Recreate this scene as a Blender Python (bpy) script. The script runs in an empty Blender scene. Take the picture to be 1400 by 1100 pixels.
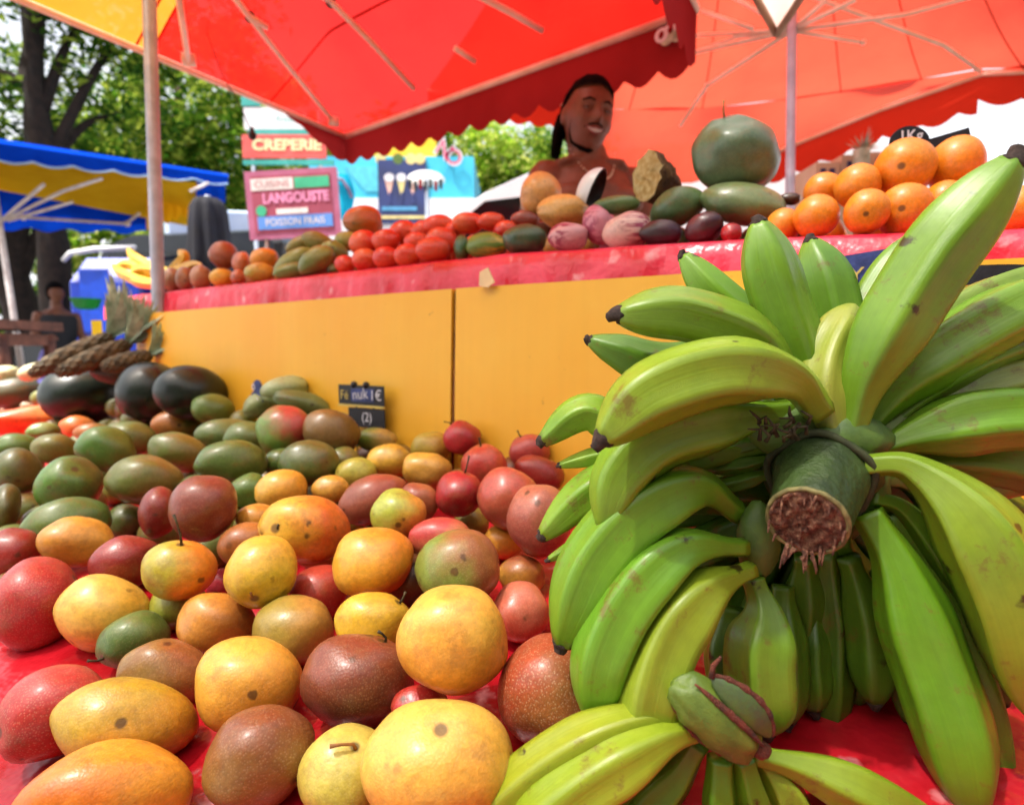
DEBUG = False
import bpy, bmesh, math, random
from mathutils import Vector, Matrix, noise, Quaternion
random.seed(7)
S = bpy.context.scene
COL = S.collection
PI = math.pi
E = 0.95                      # eye height
FPX = 780.0
PITCH = math.atan(70/FPX)
CP, SP = math.cos(PITCH), math.sin(PITCH)
EYE = Vector((0, 0, E))
FWD = Vector((0, CP, -SP)); UPV = Vector((0, SP, CP)); RT = Vector((1, 0, 0))
def ray(px, py):
    return FWD + RT*((px-700)/FPX) + UPV*((550-py)/FPX)
def P(px, py, y):             # point on the pixel's ray at world Y = y
    r = ray(px, py); return EYE + r*(y/r.y)
def PD(px, py, d):            # point at camera depth d
    return EYE + ray(px, py)*d
def Pz(px, py, z):
    r = ray(px, py); return EYE + r*((z-E)/r.z)
def depth(p): return (p-EYE).dot(FWD)
# counter wall frame: s = distance in front of the wall, t = along it
W0 = Vector((-0.12, 1.17, 0)); WN = Vector((-0.546, -0.838, 0)).normalized(); WT = Vector((WN.y, -WN.x, 0))  # WT points left-away
if WT.x > 0: WT = -WT
def s_of(p): return (Vector((p.x, p.y, 0))-W0).dot(WN)
def t_of(p): return (Vector((p.x, p.y, 0))-W0).dot(WT)
def ST(s, t, z): v = W0 + WN*s + WT*t; v.z = z; return v
def Ps(px, py, s):            # ray meets the plane s = const
    r = ray(px, py); k = (s - s_of(EYE))/r.dot(WN); return EYE + r*k
def ztab(s): return E - 0.25 - 0.16*s
def Ptab(px, py, h, smin=.09):          # ray meets the sloping table surface raised by h
    r = ray(px, py); d = .1
    for i in range(60):
        p = EYE + r*d
        e = p.z - (ztab(s_of(p))+h)
        d += e*0.6/max(.2, -r.z) if True else 0
        d = max(.15, min(d, 3))
    p = EYE + r*d
    if s_of(p) < smin:
        k = (smin - s_of(EYE))/r.dot(WN); p = EYE + r*k
    return p
def hexc(h):
    h = h.lstrip('#'); c = [int(h[i:i+2], 16)/255 for i in (0, 2, 4)]
    return [((x+.055)/1.055)**2.4 if x > .04045 else x/12.92 for x in c]
def tag(o, label=None, cat=None, group=None, kind=None):
    if label: o['label'] = label
    if cat: o['category'] = cat
    if group: o['group'] = group
    if kind: o['kind'] = kind
    return o
def setp(o, parent):
    if parent is not None:
        o.parent = parent
        o.matrix_parent_inverse = Matrix.Translation(-parent.location)
def mesh_obj(name, V, F, mat=None, parent=None, loc=None, smooth=True, mats=None, fm=None, uv=None):
    me = bpy.data.meshes.new(name)
    if loc is not None: V = [Vector(v)-loc for v in V]
    me.from_pydata([tuple(v) for v in V], [], F)
    for m in (mats or [mat]):
        if m: me.materials.append(m)
    if fm: me.polygons.foreach_set('material_index', fm)
    me.polygons.foreach_set('use_smooth', [smooth]*len(me.polygons))
    if uv:
        ul = me.uv_layers.new(name='UVMap')
        for lp in me.loops: ul.data[lp.index].uv = uv[lp.vertex_index]
    me.update()
    o = bpy.data.objects.new(name, me); COL.objects.link(o)
    if loc is not None: o.location = loc
    setp(o, parent)
    return o
def empty(name, loc, label=None, cat=None, group=None):
    o = bpy.data.objects.new(name, None); COL.objects.link(o); o.location = loc; o.empty_display_size = .1
    return tag(o, label, cat, group)
class MB:
    def __init__(s): s.V = []; s.F = []; s.M = []
    def add(s, V, F, m=0):
        n = len(s.V); s.V += [Vector(v) for v in V]; s.F += [[i+n for i in f] for f in F]; s.M += [m]*len(F); return s
    def box(s, c, d, rz=0, m=0, R=None):
        c = Vector(c); V = []
        R = R or Matrix.Rotation(rz, 3, 'Z')
        for x in (-1, 1):
            for y in (-1, 1):
                for z in (-1, 1): V.append(c + R @ Vector((x*d[0]/2, y*d[1]/2, z*d[2]/2)))
        return s.add(V, [[0,1,3,2],[4,6,7,5],[0,4,5,1],[2,3,7,6],[0,2,6,4],[1,5,7,3]], m)
    def tube(s, pts, r, n=8, m=0, cap=True):
        pts = [Vector(p) for p in pts]; V = []; F = []
        rs = r if isinstance(r, (list, tuple)) else [r]*len(pts)
        t0 = (pts[1]-pts[0]).normalized(); a = t0.orthogonal().normalized()
        for i, p in enumerate(pts):
            t = (pts[min(i+1, len(pts)-1)]-pts[max(i-1, 0)]).normalized()
            a = (a - t*a.dot(t)).normalized(); b = t.cross(a)
            for k in range(n):
                an = 2*PI*k/n; V.append(p + (a*math.cos(an)+b*math.sin(an))*rs[i])
        for i in range(len(pts)-1):
            for k in range(n):
                F.append([i*n+k, i*n+(k+1)%n, (i+1)*n+(k+1)%n, (i+1)*n+k])
        if cap: F += [list(range(n))[::-1], [(len(pts)-1)*n+k for k in range(n)]]
        return s.add(V, F, m)
    def sph(s, c, r, n=16, m=0, R=None):
        c = Vector(c); r = Vector(r) if not isinstance(r, (int, float)) else Vector((r, r, r)); V = []; F = []
        k = n//2
        for i in range(k+1):
            th = PI*i/k
            for j in range(n):
                v = Vector((r.x*math.sin(th)*math.cos(2*PI*j/n), r.y*math.sin(th)*math.sin(2*PI*j/n), r.z*math.cos(th)))
                V.append(c + (R @ v if R else v))
        for i in range(k):
            for j in range(n): F.append([i*n+j, (i+1)*n+j, (i+1)*n+(j+1)%n, i*n+(j+1)%n])
        return s.add(V, F, m)
    def patch(s, A, B, C, D, nu, nv, fn=None, m=0):   # A-B along u, D-C opposite
        V = []; F = []
        A, B, C, D = map(Vector, (A, B, C, D))
        for j in range(nv+1):
            for i in range(nu+1):
                u = i/nu; v = j/nv
                p = A.lerp(B, u).lerp(D.lerp(C, u), v)
                if fn: p = fn(p, u, v)
                V.append(p)
        for j in range(nv):
            for i in range(nu): F.append([j*(nu+1)+i, j*(nu+1)+i+1, (j+1)*(nu+1)+i+1, (j+1)*(nu+1)+i])
        return s.add(V, F, m)
    def build(s, name, mat, parent=None, loc=None, smooth=True):
        if loc is None and parent is None:
            xs = s.V; loc = sum(xs, Vector())/len(xs); loc.z = min(v.z for v in xs)
        if loc is None: loc = parent.location.copy()
        o = mesh_obj(name, s.V, s.F, None, None, loc, smooth, mats=mat if isinstance(mat, list) else [mat], fm=s.M)
        if parent is not None:
            o.location = loc - parent.location; o.parent = parent
        return o
# ---------- materials
MATS = {}
def newmat(name):
    m = bpy.data.materials.new(name); m.use_nodes = True
    nt = m.node_tree; b = nt.nodes['Principled BSDF']; MATS[name] = m
    return m, nt, nt.nodes, nt.links, b
def ramp(N, stops):
    r = N.new('ShaderNodeValToRGB'); cr = r.color_ramp
    while len(cr.elements) < len(stops): cr.elements.new(.5)
    for e, (p, c) in zip(cr.elements, stops):
        e.position = p; e.color = tuple(c[:3])+(1,) if not isinstance(c, (int, float)) else (c, c, c, 1)
    return r
def mixc(N, L, fac, a, b, mode='MIX'):
    x = N.new('ShaderNodeMix'); x.data_type = 'RGBA'; x.blend_type = mode
    for sock, v in ((x.inputs[0], fac), (x.inputs[6], a), (x.inputs[7], b)):
        if hasattr(v, 'is_linked'): L.new(v, sock)
        elif isinstance(v, (int, float)): sock.default_value = v
        else: sock.default_value = tuple(v[:3])+(1,)
    return x.outputs[2]
def mth(N, L, op, a, b=0.0, c=None):
    x = N.new('ShaderNodeMath'); x.operation = op
    for i, v in enumerate([a, b] + ([c] if c is not None else [])):
        if hasattr(v, 'is_linked'): L.new(v, x.inputs[i])
        else: x.inputs[i].default_value = v
    return x.outputs[0]
def noi(N, L, vec, sc, det=3, rough=.55, dim='3D'):
    n = N.new('ShaderNodeTexNoise'); n.inputs['Scale'].default_value = sc; n.inputs['Detail'].default_value = det
    n.inputs['Roughness'].default_value = rough
    if vec is not None: L.new(vec, n.inputs['Vector'])
    return n
def plain(name, c, rough=.6, metal=0, var=.25, sc=8, bump=.1, spec=.5, c2=None, coords='Object'):
    m, nt, N, L, b = newmat(name)
    c = hexc(c) if isinstance(c, str) else c
    c2 = hexc(c2) if isinstance(c2, str) else (c2 or [x*(1-var) for x in c])
    tc = N.new('ShaderNodeTexCoord').outputs[coords]
    n = noi(N, L, tc, sc, 5)
    r = ramp(N, [(.35, c2), (.62, c)]); L.new(n.outputs[0], r.inputs[0]); L.new(r.outputs[0], b.inputs['Base Color'])
    b.inputs['Roughness'].default_value = rough; b.inputs['Metallic'].default_value = metal
    b.inputs['Specular IOR Level'].default_value = spec
    if bump:
        bp = N.new('ShaderNodeBump'); bp.inputs['Strength'].default_value = bump; bp.inputs['Distance'].default_value = .01
        n2 = noi(N, L, tc, sc*6, 4); L.new(n2.outputs[0], bp.inputs['Height']); L.new(bp.outputs[0], b.inputs['Normal'])
    return m
def fabric(name, c, c2=None, trans=.5, rough=.8, sc=3, thru=0):
    m, nt, N, L, b = newmat(name)
    c = hexc(c); c2 = hexc(c2) if c2 else [x*.8 for x in c]
    tc = N.new('ShaderNodeTexCoord').outputs['Object']
    n = noi(N, L, tc, sc, 5); r = ramp(N, [(.3, c2), (.6, c)]); L.new(n.outputs[0], r.inputs[0])
    w = noi(N, L, tc, 2.6, 5); bp = N.new('ShaderNodeBump'); bp.inputs['Strength'].default_value = .7; bp.inputs['Distance'].default_value = .03
    L.new(w.outputs[0], bp.inputs['Height'])
    d = N.new('ShaderNodeBsdfDiffuse'); t = N.new('ShaderNodeBsdfTranslucent'); mx = N.new('ShaderNodeMixShader')
    L.new(r.outputs[0], d.inputs[0]); L.new(r.outputs[0], t.inputs[0]); mx.inputs[0].default_value = trans
    L.new(bp.outputs[0], d.inputs['Normal']); L.new(bp.outputs[0], t.inputs['Normal'])
    L.new(d.outputs[0], mx.inputs[1]); L.new(t.outputs[0], mx.inputs[2])
    if thru:   # loose weave lets a little of the light straight through
        tr = N.new('ShaderNodeBsdfTransparent'); tr.inputs[0].default_value = (1, 1, 1, 1); m2 = N.new('ShaderNodeMixShader'); m2.inputs[0].default_value = thru; L.new(mx.outputs[0], m2.inputs[1]); L.new(tr.outputs[0], m2.inputs[2]); mx = m2
    L.new(mx.outputs[0], N['Material Output'].inputs[0]); N.remove(b)
    return m
def attr(N, name, out='Color'):
    a = N.new('ShaderNodeAttribute'); a.attribute_type = 'OBJECT'; a.attribute_name = name; return a.outputs[out]
def fruit_mat(name, striped=False, ridged=False):
    m, nt, N, L, b = newmat(name)
    tc = N.new('ShaderNodeTexCoord').outputs['Object']
    oi = N.new('ShaderNodeObjectInfo')
    off = N.new('ShaderNodeVectorMath'); off.operation = 'ADD'
    sc = N.new('ShaderNodeVectorMath'); sc.operation = 'SCALE'; sc.inputs[0].default_value = (7.3, 5.1, 9.7)
    L.new(oi.outputs['Random'], sc.inputs['Scale']); L.new(tc, off.inputs[0]); L.new(sc.outputs[0], off.inputs[1]); v = off.outputs[0]
    ca, cb, gd, pd = attr(N, 'cola'), attr(N, 'colb'), attr(N, 'gdir', 'Vector'), attr(N, 'pdir', 'Vector')
    sp = attr(N, 'speck', 'Fac')
    nrm = N.new('ShaderNodeVectorMath'); nrm.operation = 'NORMALIZE'; L.new(tc, nrm.inputs[0])
    dt = N.new('ShaderNodeVectorMath'); dt.operation = 'DOT_PRODUCT'; L.new(nrm.outputs[0], dt.inputs[0]); L.new(gd, dt.inputs[1])
    n1 = noi(N, L, v, 22, 4, .6)
    g = mth(N, L, 'ADD', mth(N, L, 'MULTIPLY', dt.outputs['Value'], .42), mth(N, L, 'MULTIPLY', n1.outputs[0], 1.0))
    r = ramp(N, [(.28, 0.0), (.72, 1.0)]); L.new(g, r.inputs[0])
    c = mixc(N, L, r.outputs[0], ca, cb)
    # fine mottling and lighter lenticels
    n2 = noi(N, L, v, 160, 3, .7); r2 = ramp(N, [(.35, .80), (.65, 1.10)]); L.new(n2.outputs[0], r2.inputs[0])
    c = mixc(N, L, .8, c, r2.outputs[0], 'MULTIPLY')
    vo = N.new('ShaderNodeTexVoronoi'); vo.inputs['Scale'].default_value = 480; L.new(v, vo.inputs['Vector'])
    r3 = ramp(N, [(.15, 1.0), (.42, 0.0)]); L.new(vo.outputs['Distance'], r3.inputs[0])
    lt = mixc(N, L, .28, c, hexc('#f3dcae'))
    c = mixc(N, L, mth(N, L, 'MULTIPLY', r3.outputs[0], sp), c, lt)
    # brown bruises
    v2 = N.new('ShaderNodeTexVoronoi'); v2.inputs['Scale'].default_value = 34; L.new(v, v2.inputs['Vector'])
    n3 = noi(N, L, v, 12, 2); n4 = noi(N, L, v, 90, 3)
    dd = mth(N, L, 'ADD', v2.outputs['Distance'], mth(N, L, 'MULTIPLY', n4.outputs[0], .42))
    r4 = ramp(N, [(.29, 1.0), (.37, 0.0)]); L.new(dd, r4.inputs[0])
    br_ = attr(N, 'bruise', 'Fac'); r5 = ramp(N, [(.47, 0.0), (.56, .8)]); L.new(n3.outputs[0], r5.inputs[0])
    c = mixc(N, L, mth(N, L, 'MULTIPLY', mth(N, L, 'MULTIPLY', r4.outputs[0], r5.outputs[0]), br_), c, hexc('#4b2f16'))
    n7 = noi(N, L, v, 38, 5, .7); r7 = ramp(N, [(.52, 0.0), (.68, .65)]); L.new(n7.outputs[0], r7.inputs[0])
    c = mixc(N, L, mth(N, L, 'MULTIPLY', r7.outputs[0], br_), c, mixc(N, L, .6, c, hexc('#8a5a30')))
    if striped:
        mp = N.new('ShaderNodeMapping'); mp.inputs['Scale'].default_value = (12, 120, 120); L.new(v, mp.inputs[0])
        n5 = noi(N, L, mp.outputs[0], 1, 3); r6 = ramp(N, [(.46, 0.0), (.54, 1.0)]); L.new(n5.outputs[0], r6.inputs[0])
        c = mixc(N, L, r6.outputs[0], c, cb)
    # scar at the pole
    dp = N.new('ShaderNodeVectorMath'); dp.operation = 'DOT_PRODUCT'; L.new(nrm.outputs[0], dp.inputs[0]); L.new(pd, dp.inputs[1])
    r6 = ramp(N, [(.989, 0.0), (.996, 1.0)]); L.new(dp.outputs['Value'], r6.inputs[0])
    c = mixc(N, L, mth(N, L, 'MULTIPLY', r6.outputs[0], .8), c, hexc('#4a3018'))
    hs = N.new('ShaderNodeHueSaturation'); hs.inputs['Saturation'].default_value = 1.0; hs.inputs['Value'].default_value = .88; L.new(c, hs.inputs['Color']); c = hs.outputs[0]
    L.new(c, b.inputs['Base Color'])
    rr = ramp(N, [(.3, .30), (.7, .52)]); L.new(n1.outputs[0], rr.inputs[0]); L.new(rr.outputs[0], b.inputs['Roughness'])
    b.inputs['Specular IOR Level'].default_value = .5
    b.inputs['Coat Weight'].default_value = .3; b.inputs['Coat Roughness'].default_value = .25
    bp = N.new('ShaderNodeBump'); bp.inputs['Strength'].default_value = .22; bp.inputs['Distance'].default_value = .0016
    hsum = mth(N, L, 'ADD', mth(N, L, 'MULTIPLY', n1.outputs[0], 3.0), mth(N, L, 'ADD', n2.outputs[0], mth(N, L, 'MULTIPLY', vo.outputs['Distance'], .5)))
    L.new(hsum, bp.inputs['Height']); L.new(bp.outputs[0], b.inputs['Normal'])
    return m
M_fruit = fruit_mat('fruit_skin'); M_stripe = fruit_mat('striped_fruit_skin', True)
def banana_mat():
    m, nt, N, L, b = newmat('banana_skin')
    uvn = N.new('ShaderNodeUVMap').outputs[0]; tc = N.new('ShaderNodeTexCoord').outputs['Object']
    oi = N.new('ShaderNodeObjectInfo')
    off = N.new('ShaderNodeVectorMath'); off.operation = 'ADD'; sc = N.new('ShaderNodeVectorMath'); sc.operation = 'SCALE'
    sc.inputs[0].default_value = (3.1, 7.7, 5.3); L.new(oi.outputs['Random'], sc.inputs['Scale']); L.new(tc, off.inputs[0]); L.new(sc.outputs[0], off.inputs[1]); v = off.outputs[0]
    ca, cb = attr(N, 'cola'), attr(N, 'colb')
    n1 = noi(N, L, v, 14, 4); r = ramp(N, [(.38, 0.0), (.66, 1.0)]); L.new(n1.outputs[0], r.inputs[0])
    c = mixc(N, L, r.outputs[0], ca, cb)
    sx = N.new('ShaderNodeSeparateXYZ'); L.new(uvn, sx.inputs[0])
    # green at the neck, streaks along the finger
    rn = ramp(N, [(0.02, 1.0), (.3, 0.0)]); L.new(sx.outputs[0], rn.inputs[0])
    c = mixc(N, L, mth(N, L, 'MULTIPLY', rn.outputs[0], .45), c, hexc('#6f9427'))
    mp = N.new('ShaderNodeMapping'); mp.inputs['Scale'].default_value = (1.5, 60, 1); L.new(uvn, mp.inputs[0])
    n2 = noi(N, L, mp.outputs[0], 1, 3); r2 = ramp(N, [(.3, .86), (.7, 1.08)]); L.new(n2.outputs[0], r2.inputs[0])
    c = mixc(N, L, .55, c, r2.outputs[0], 'MULTIPLY')
    n6 = noi(N, L, v, 120, 3); r6 = ramp(N, [(.3, .9), (.7, 1.05)]); L.new(n6.outputs[0], r6.inputs[0]); c = mixc(N, L, .7, c, r6.outputs[0], 'MULTIPLY')
    vo = N.new('ShaderNodeTexVoronoi'); vo.inputs['Scale'].default_value = 26; L.new(v, vo.inputs['Vector'])
    n4 = noi(N, L, v, 130, 3); n3 = noi(N, L, v, 13, 2)
    dd = mth(N, L, 'ADD', vo.outputs['Distance'], mth(N, L, 'MULTIPLY', n4.outputs[0], .45))
    r4 = ramp(N, [(.31, 1.0), (.37, 0.0)]); L.new(dd, r4.inputs[0]); r5 = ramp(N, [(.45, 0.0), (.52, .95)]); L.new(n3.outputs[0], r5.inputs[0])
    c = mixc(N, L, mth(N, L, 'MULTIPLY', r4.outputs[0], r5.outputs[0]), c, hexc('#3a2a10'))
    n7 = noi(N, L, v, 30, 6, .75); r7 = ramp(N, [(.57, 0.0), (.67, .8)]); L.new(n7.outputs[0], r7.inputs[0])
    c = mixc(N, L, r7.outputs[0], c, hexc('#7c6430'))
    hs = N.new('ShaderNodeHueSaturation'); hs.inputs['Saturation'].default_value = 1.04; hs.inputs['Value'].default_value = .80; L.new(c, hs.inputs['Color']); c = hs.outputs[0]
    L.new(c, b.inputs['Base Color']); b.inputs['Roughness'].default_value = .38; b.inputs['Specular IOR Level'].default_value = .6
    b.inputs['Subsurface Weight'].default_value = .0
    bp = N.new('ShaderNodeBump'); bp.inputs['Strength'].default_value = .2; bp.inputs['Distance'].default_value = .0015
    L.new(mth(N, L, 'ADD', mth(N, L, 'MULTIPLY', n1.outputs[0], 4.0), n2.outputs[0]), bp.inputs['Height']); L.new(bp.outputs[0], b.inputs['Normal'])
    return m
M_ban = banana_mat()
M_tip = plain('dried_tip', '#2b1d18', .8, c2='#4b3a33', sc=300, bump=.5)
M_stem = plain('dry_stem', '#4a4020', .7, c2='#241a0c', sc=120)
M_red = fabric('red_canopy', '#e42c22', '#d0241e', .30, thru=.03); M_redv = fabric('shaded_red_valance', '#9c3032', '#8a282a', .2)  # valance red darkened: shade of its unlit side is put into the cloth colour
M_orange = fabric('orange_canopy', '#ec5a3e', '#e04a32', .40, sc=1.5, thru=.025); M_yel = fabric('yellow_canopy', '#dc9030', '#d08828', .42, thru=.07)
M_yel2 = fabric('golden_canopy', '#f6bc1e', '#eaa814', .5); M_blue = fabric('blue_canopy', '#0c3fb8', '#0a32a0', .16); M_white = fabric('white_canopy', '#f6f6f2', '#eeece6', .52, thru=.26)
M_cyan = fabric('cyan_canvas', '#28b8d8', '#20a8cc', .35)
M_tube = plain('painted_tube', '#fff2e0', .45, c2='#f0d8bc', sc=12); M_tubew = plain('grey_white_tube', '#d8d4d2', .4, c2='#b9aeac', sc=15)
M_pole = plain('pole_metal', '#b4bfd2', .4, c2='#98a4b8', sc=20)
M_dark = plain('black_plastic', '#15151a', .4); M_cream = plain('cream_trim', '#e8c795', .6)
def cloth_mat(nm='red_oilcloth', ca='#a00a16', cb='#c41c2a'):
    m, nt, N, L, b = newmat(nm)
    tc = N.new('ShaderNodeTexCoord').outputs['Object']
    n0 = noi(N, L, tc, 9, 2); 
    vo = N.new('ShaderNodeTexVoronoi'); vo.inputs['Scale'].default_value = 17; L.new(tc, vo.inputs['Vector'])
    n4 = noi(N, L, tc, 45, 3)
    dd = mth(N, L, 'ADD', vo.outputs['Distance'], mth(N, L, 'MULTIPLY', n4.outputs[0], .5))
    r4 = ramp(N, [(.34, 1.0), (.46, 0.0)]); L.new(dd, r4.inputs[0])
    n1 = noi(N, L, tc, 6, 4); r1 = ramp(N, [(.4, hexc(ca)), (.6, hexc(cb))]); L.new(n1.outputs[0], r1.inputs[0])
    c = mixc(N, L, mth(N, L, 'MULTIPLY', r4.outputs[0], .6), r1.outputs[0], hexc('#f0b0b4'))
    L.new(c, b.inputs['Base Color']); b.inputs['Roughness'].default_value = .28
    bp = N.new('ShaderNodeBump'); bp.inputs['Strength'].default_value = .6; bp.inputs['Distance'].default_value = .02
    L.new(noi(N, L, tc, 11, 4).outputs[0], bp.inputs['Height']); L.new(bp.outputs[0], b.inputs['Normal'])
    return m
M_cloth = cloth_mat(); M_cloth2 = cloth_mat('pink_red_oilcloth', '#cc1428', '#ee3c58')
def panel_mat():
    m, nt, N, L, b = newmat('yellow_painted_board')
    tc = N.new('ShaderNodeTexCoord').outputs['Object']
    n1 = noi(N, L, tc, 2.5, 5); r1 = ramp(N, [(.35, hexc('#fcb82c')), (.65, hexc('#ffc640'))]); L.new(n1.outputs[0], r1.inputs[0])
    n2 = noi(N, L, tc, 28, 6, .75); r2 = ramp(N, [(.66, 0.0), (.72, .7)]); L.new(n2.outputs[0], r2.inputs[0])
    c = mixc(N, L, r2.outputs[0], r1.outputs[0], hexc('#a8691c'))
    n3 = noi(N, L, tc, 4, 2); mp = N.new('ShaderNodeMapping'); mp.inputs['Scale'].default_value = (60, 60, 2.5); L.new(tc, mp.inputs[0])
    n5 = noi(N, L, mp.outputs[0], 1, 4); r5 = ramp(N, [(.35, .975), (.65, 1.0)]); L.new(n5.outputs[0], r5.inputs[0]); c = mixc(N, L, .8, c, r5.outputs[0], 'MULTIPLY')
    L.new(c, b.inputs['Base Color']); b.inputs['Roughness'].default_value = .45
    bp = N.new('ShaderNodeBump'); bp.inputs['Strength'].default_value = .06; bp.inputs['Distance'].default_value = .003
    L.new(n5.outputs[0], bp.inputs['Height']); L.new(bp.outputs[0], b.inputs['Normal'])
    return m
M_panel = panel_mat()
def leaf_mat(name, a, b_, c_):
    m, nt, N, L, b = newmat(name)
    g = N.new('ShaderNodeNewGeometry'); r = ramp(N, [(.1, hexc(a)), (.55, hexc(b_)), (.95, hexc(c_))]); L.new(g.outputs['Random Per Island'], r.inputs[0])
    d = N.new('ShaderNodeBsdfDiffuse'); t = N.new('ShaderNodeBsdfTranslucent'); mx = N.new('ShaderNodeMixShader'); mx.inputs[0].default_value = .45
    L.new(r.outputs[0], d.inputs[0]); L.new(r.outputs[0], t.inputs[0]); L.new(d.outputs[0], mx.inputs[1]); L.new(t.outputs[0], mx.inputs[2])
    L.new(mx.outputs[0], N['Material Output'].inputs[0]); N.remove(b); return m
# ---------- world, sun, camera
w = bpy.data.worlds.new('World'); S.world = w; w.use_nodes = True
wn = w.node_tree.nodes; wl = w.node_tree.links
sky = wn.new('ShaderNodeTexSky'); sky.sky_type = 'NISHITA'; sky.sun_disc = False
SUN = Vector((-0.36, -0.16, 0.90)).normalized()
el = math.asin(SUN.z); az = math.atan2(SUN.x, SUN.y)
sky.sun_elevation = el; sky.sun_rotation = az; sky.air_density = 1.0; sky.dust_density = 9.0; sky.ozone_density = .3
tcw = wn.new('ShaderNodeTexCoord'); sxw = wn.new('ShaderNodeSeparateXYZ'); wl.new(tcw.outputs['Generated'], sxw.inputs[0])
nzw = noi(wn, wl, tcw.outputs['Generated'], 3.0, 6); hz = mth(wn, wl, 'ADD', sxw.outputs[2], mth(wn, wl, 'MULTIPLY', mth(wn, wl, 'SUBTRACT', nzw.outputs[0], .5), .5))
hr = ramp(wn, [(.18, 1.0), (.62, 0.0)]); wl.new(hz, hr.inputs[0])
wl.new(mixc(wn, wl, mth(wn, wl, 'MULTIPLY', hr.outputs[0], .9), sky.outputs[0], (6.2, 6.3, 6.5)), wn['Background'].inputs[0]); wn['Background'].inputs[1].default_value = .15
sd = bpy.data.lights.new('sun', 'SUN'); sd.energy = 5.0; sd.angle = math.radians(1.5); sd.color = (1, .96, .9)
so = bpy.data.objects.new('sun', sd); COL.objects.link(so); so.rotation_euler = SUN.to_track_quat('Z', 'Y').to_euler(); so.location = (0, 0, 6)
cd = bpy.data.cameras.new('camera'); co = bpy.data.objects.new('camera', cd); COL.objects.link(co); S.camera = co
co.location = EYE; co.rotation_euler = (PI/2-PITCH, 0, 0); cd.sensor_width = 36; cd.lens = FPX/1400*36
cd.clip_start = .02; cd.clip_end = 500
cd.dof.use_dof = True; cd.dof.focus_distance = .50; cd.dof.aperture_fstop = 5.0
S.view_settings.view_transform = 'Standard'; S.view_settings.look = 'None'; S.view_settings.exposure = .92; S.view_settings.gamma = 1
S.cycles.max_bounces = 8; S.cycles.diffuse_bounces = 2; S.cycles.transmission_bounces = 6; S.cycles.caustics_reflective = False; S.cycles.caustics_refractive = False

# ---------- ground
M_ground = plain('dusty_asphalt', [.16, .15, .135], .9, sc=1.2, c2=[.09, .085, .08])
tag(mesh_obj('ground', [(-150, -60, 0), (150, -60, 0), (150, 200, 0), (-150, 200, 0)], [[0, 1, 2, 3]], M_ground), 'grey dusty market square ground', None, None, 'structure')

# ---------- back counter
ZC = E+.19                                     # counter top
tL, tR = t_of(Ps(187, 430, .04)), t_of(Ps(1400, 300, .04))-.5
tS = t_of(Ps(622, 480, .04))
def itab(tb, t):
    pts = sorted((t_of(Ps(px, 400, .04)), v) for px, v in tb)
    if t <= pts[0][0]: return pts[0][1]
    for (a, va), (b, vb) in zip(pts, pts[1:]):
        if t <= b: return va+(vb-va)*(t-a)/(b-a)
    return pts[-1][1]
def ZCt(t): return ZC-itab(((146, .004), (670, .004), (1013, .022), (1400, .042)), t)
def ZPt(t): return E+.132-itab(((187, .016), (620, .012), (1014, .017), (1400, .027)), t)
cnt = empty('market_counter', ST(0, (tL+tR)/2, 0), 'raised market counter faced with yellow painted boards behind the mangoes', 'counter')
def board(t0, t1, nm, lab=None):
    mb = MB(); zt = E+.132; zb = .50
    def q(t, s, z): return ST(s, t, z)
    n = 14
    V = []; F = []
    for i in range(n+1):
        t = t0+(t1-t0)*i/n; wv = .0015*math.sin(i*1.7); zt = ZPt(t)
        for (s, z) in ((.06+wv, zb), (.043+wv, zt), (.025, zt), (.04, zb)): V.append(q(t, s, z))
    for i in range(n):
        for k in range(4): F.append([i*4+k, (i+1)*4+k, (i+1)*4+(k+1) % 4, i*4+(k+1) % 4])
    F += [[0, 1, 2, 3], [n*4+3, n*4+2, n*4+1, n*4]]
    mb.add(V, F); o = mb.build(nm, M_panel, cnt, smooth=False); return o
board(tL, tS+.006, 'front_board'); board(tS-.006, tR, 'front_board')
M_seam = plain('rusty_seam', '#8a4a14', .7, c2='#5a2c10', sc=40)
mb = MB(); mb.tube([ST(.052, tS, .6), ST(.030, tS, ZPt(tS)-.004)], .0055, 6); mb.build('seam_strip', M_seam, cnt)
M_wood = plain('grey_wood', '#8a6a48', .7, sc=14)
mb = MB(); mb.box(ST(-.32, (tL+.06+tR)/2, ZC-.085), (.62, abs(tL+.06-tR), .03), math.atan2(WN.y, WN.x)); mb.build('top_board', M_wood, cnt, smooth=False)
for t in (tL-.03, (tL+tR)/2, tR+.05):
    for s in (-.05, -.58):
        mb = MB(); mb.box(ST(s, t, (ZC-.11)/2), (.05, .05, ZC-.11), math.atan2(WN.y, WN.x)); mb.build('leg', M_wood, cnt, smooth=False)
# red cloth over the counter with hanging front
random.seed(3)
V = []; F = []; tc0 = t_of(Ps(146, 400, 0)); nT = 260; prof = []
tc1 = tR
for i in range(nT+1):
    t = tc0+(tc1-tc0)*i/nT
    n1 = noise.noise(Vector((t*9, 0, 0))); n2 = noise.noise(Vector((t*31, 4, 0)))
    pr = [(-.62, ZC-.16), (-.63, ZC-.002), (-.3, ZC+.001), (-.04, ZC+.001), (-.012, ZC-.001+.002*n1), (.0+.004*n1, ZC-.008), (.006+.008*n2, ZC-.03), (.009+.010*n2+.006*n1, ZC-.055), (.010+.008*n2, ZC-.078+.01*n1)]
    for (s, z) in pr: V.append(ST(s+ (0 if s < -.02 else .003), t, z-ZC+ZCt(t)))
k = len(pr)
for i in range(nT):
    for j in range(k-1): F.append([i*k+j, (i+1)*k+j, (i+1)*k+j+1, i*k+j+1])
mb = MB(); mb.add(V, F)
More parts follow.
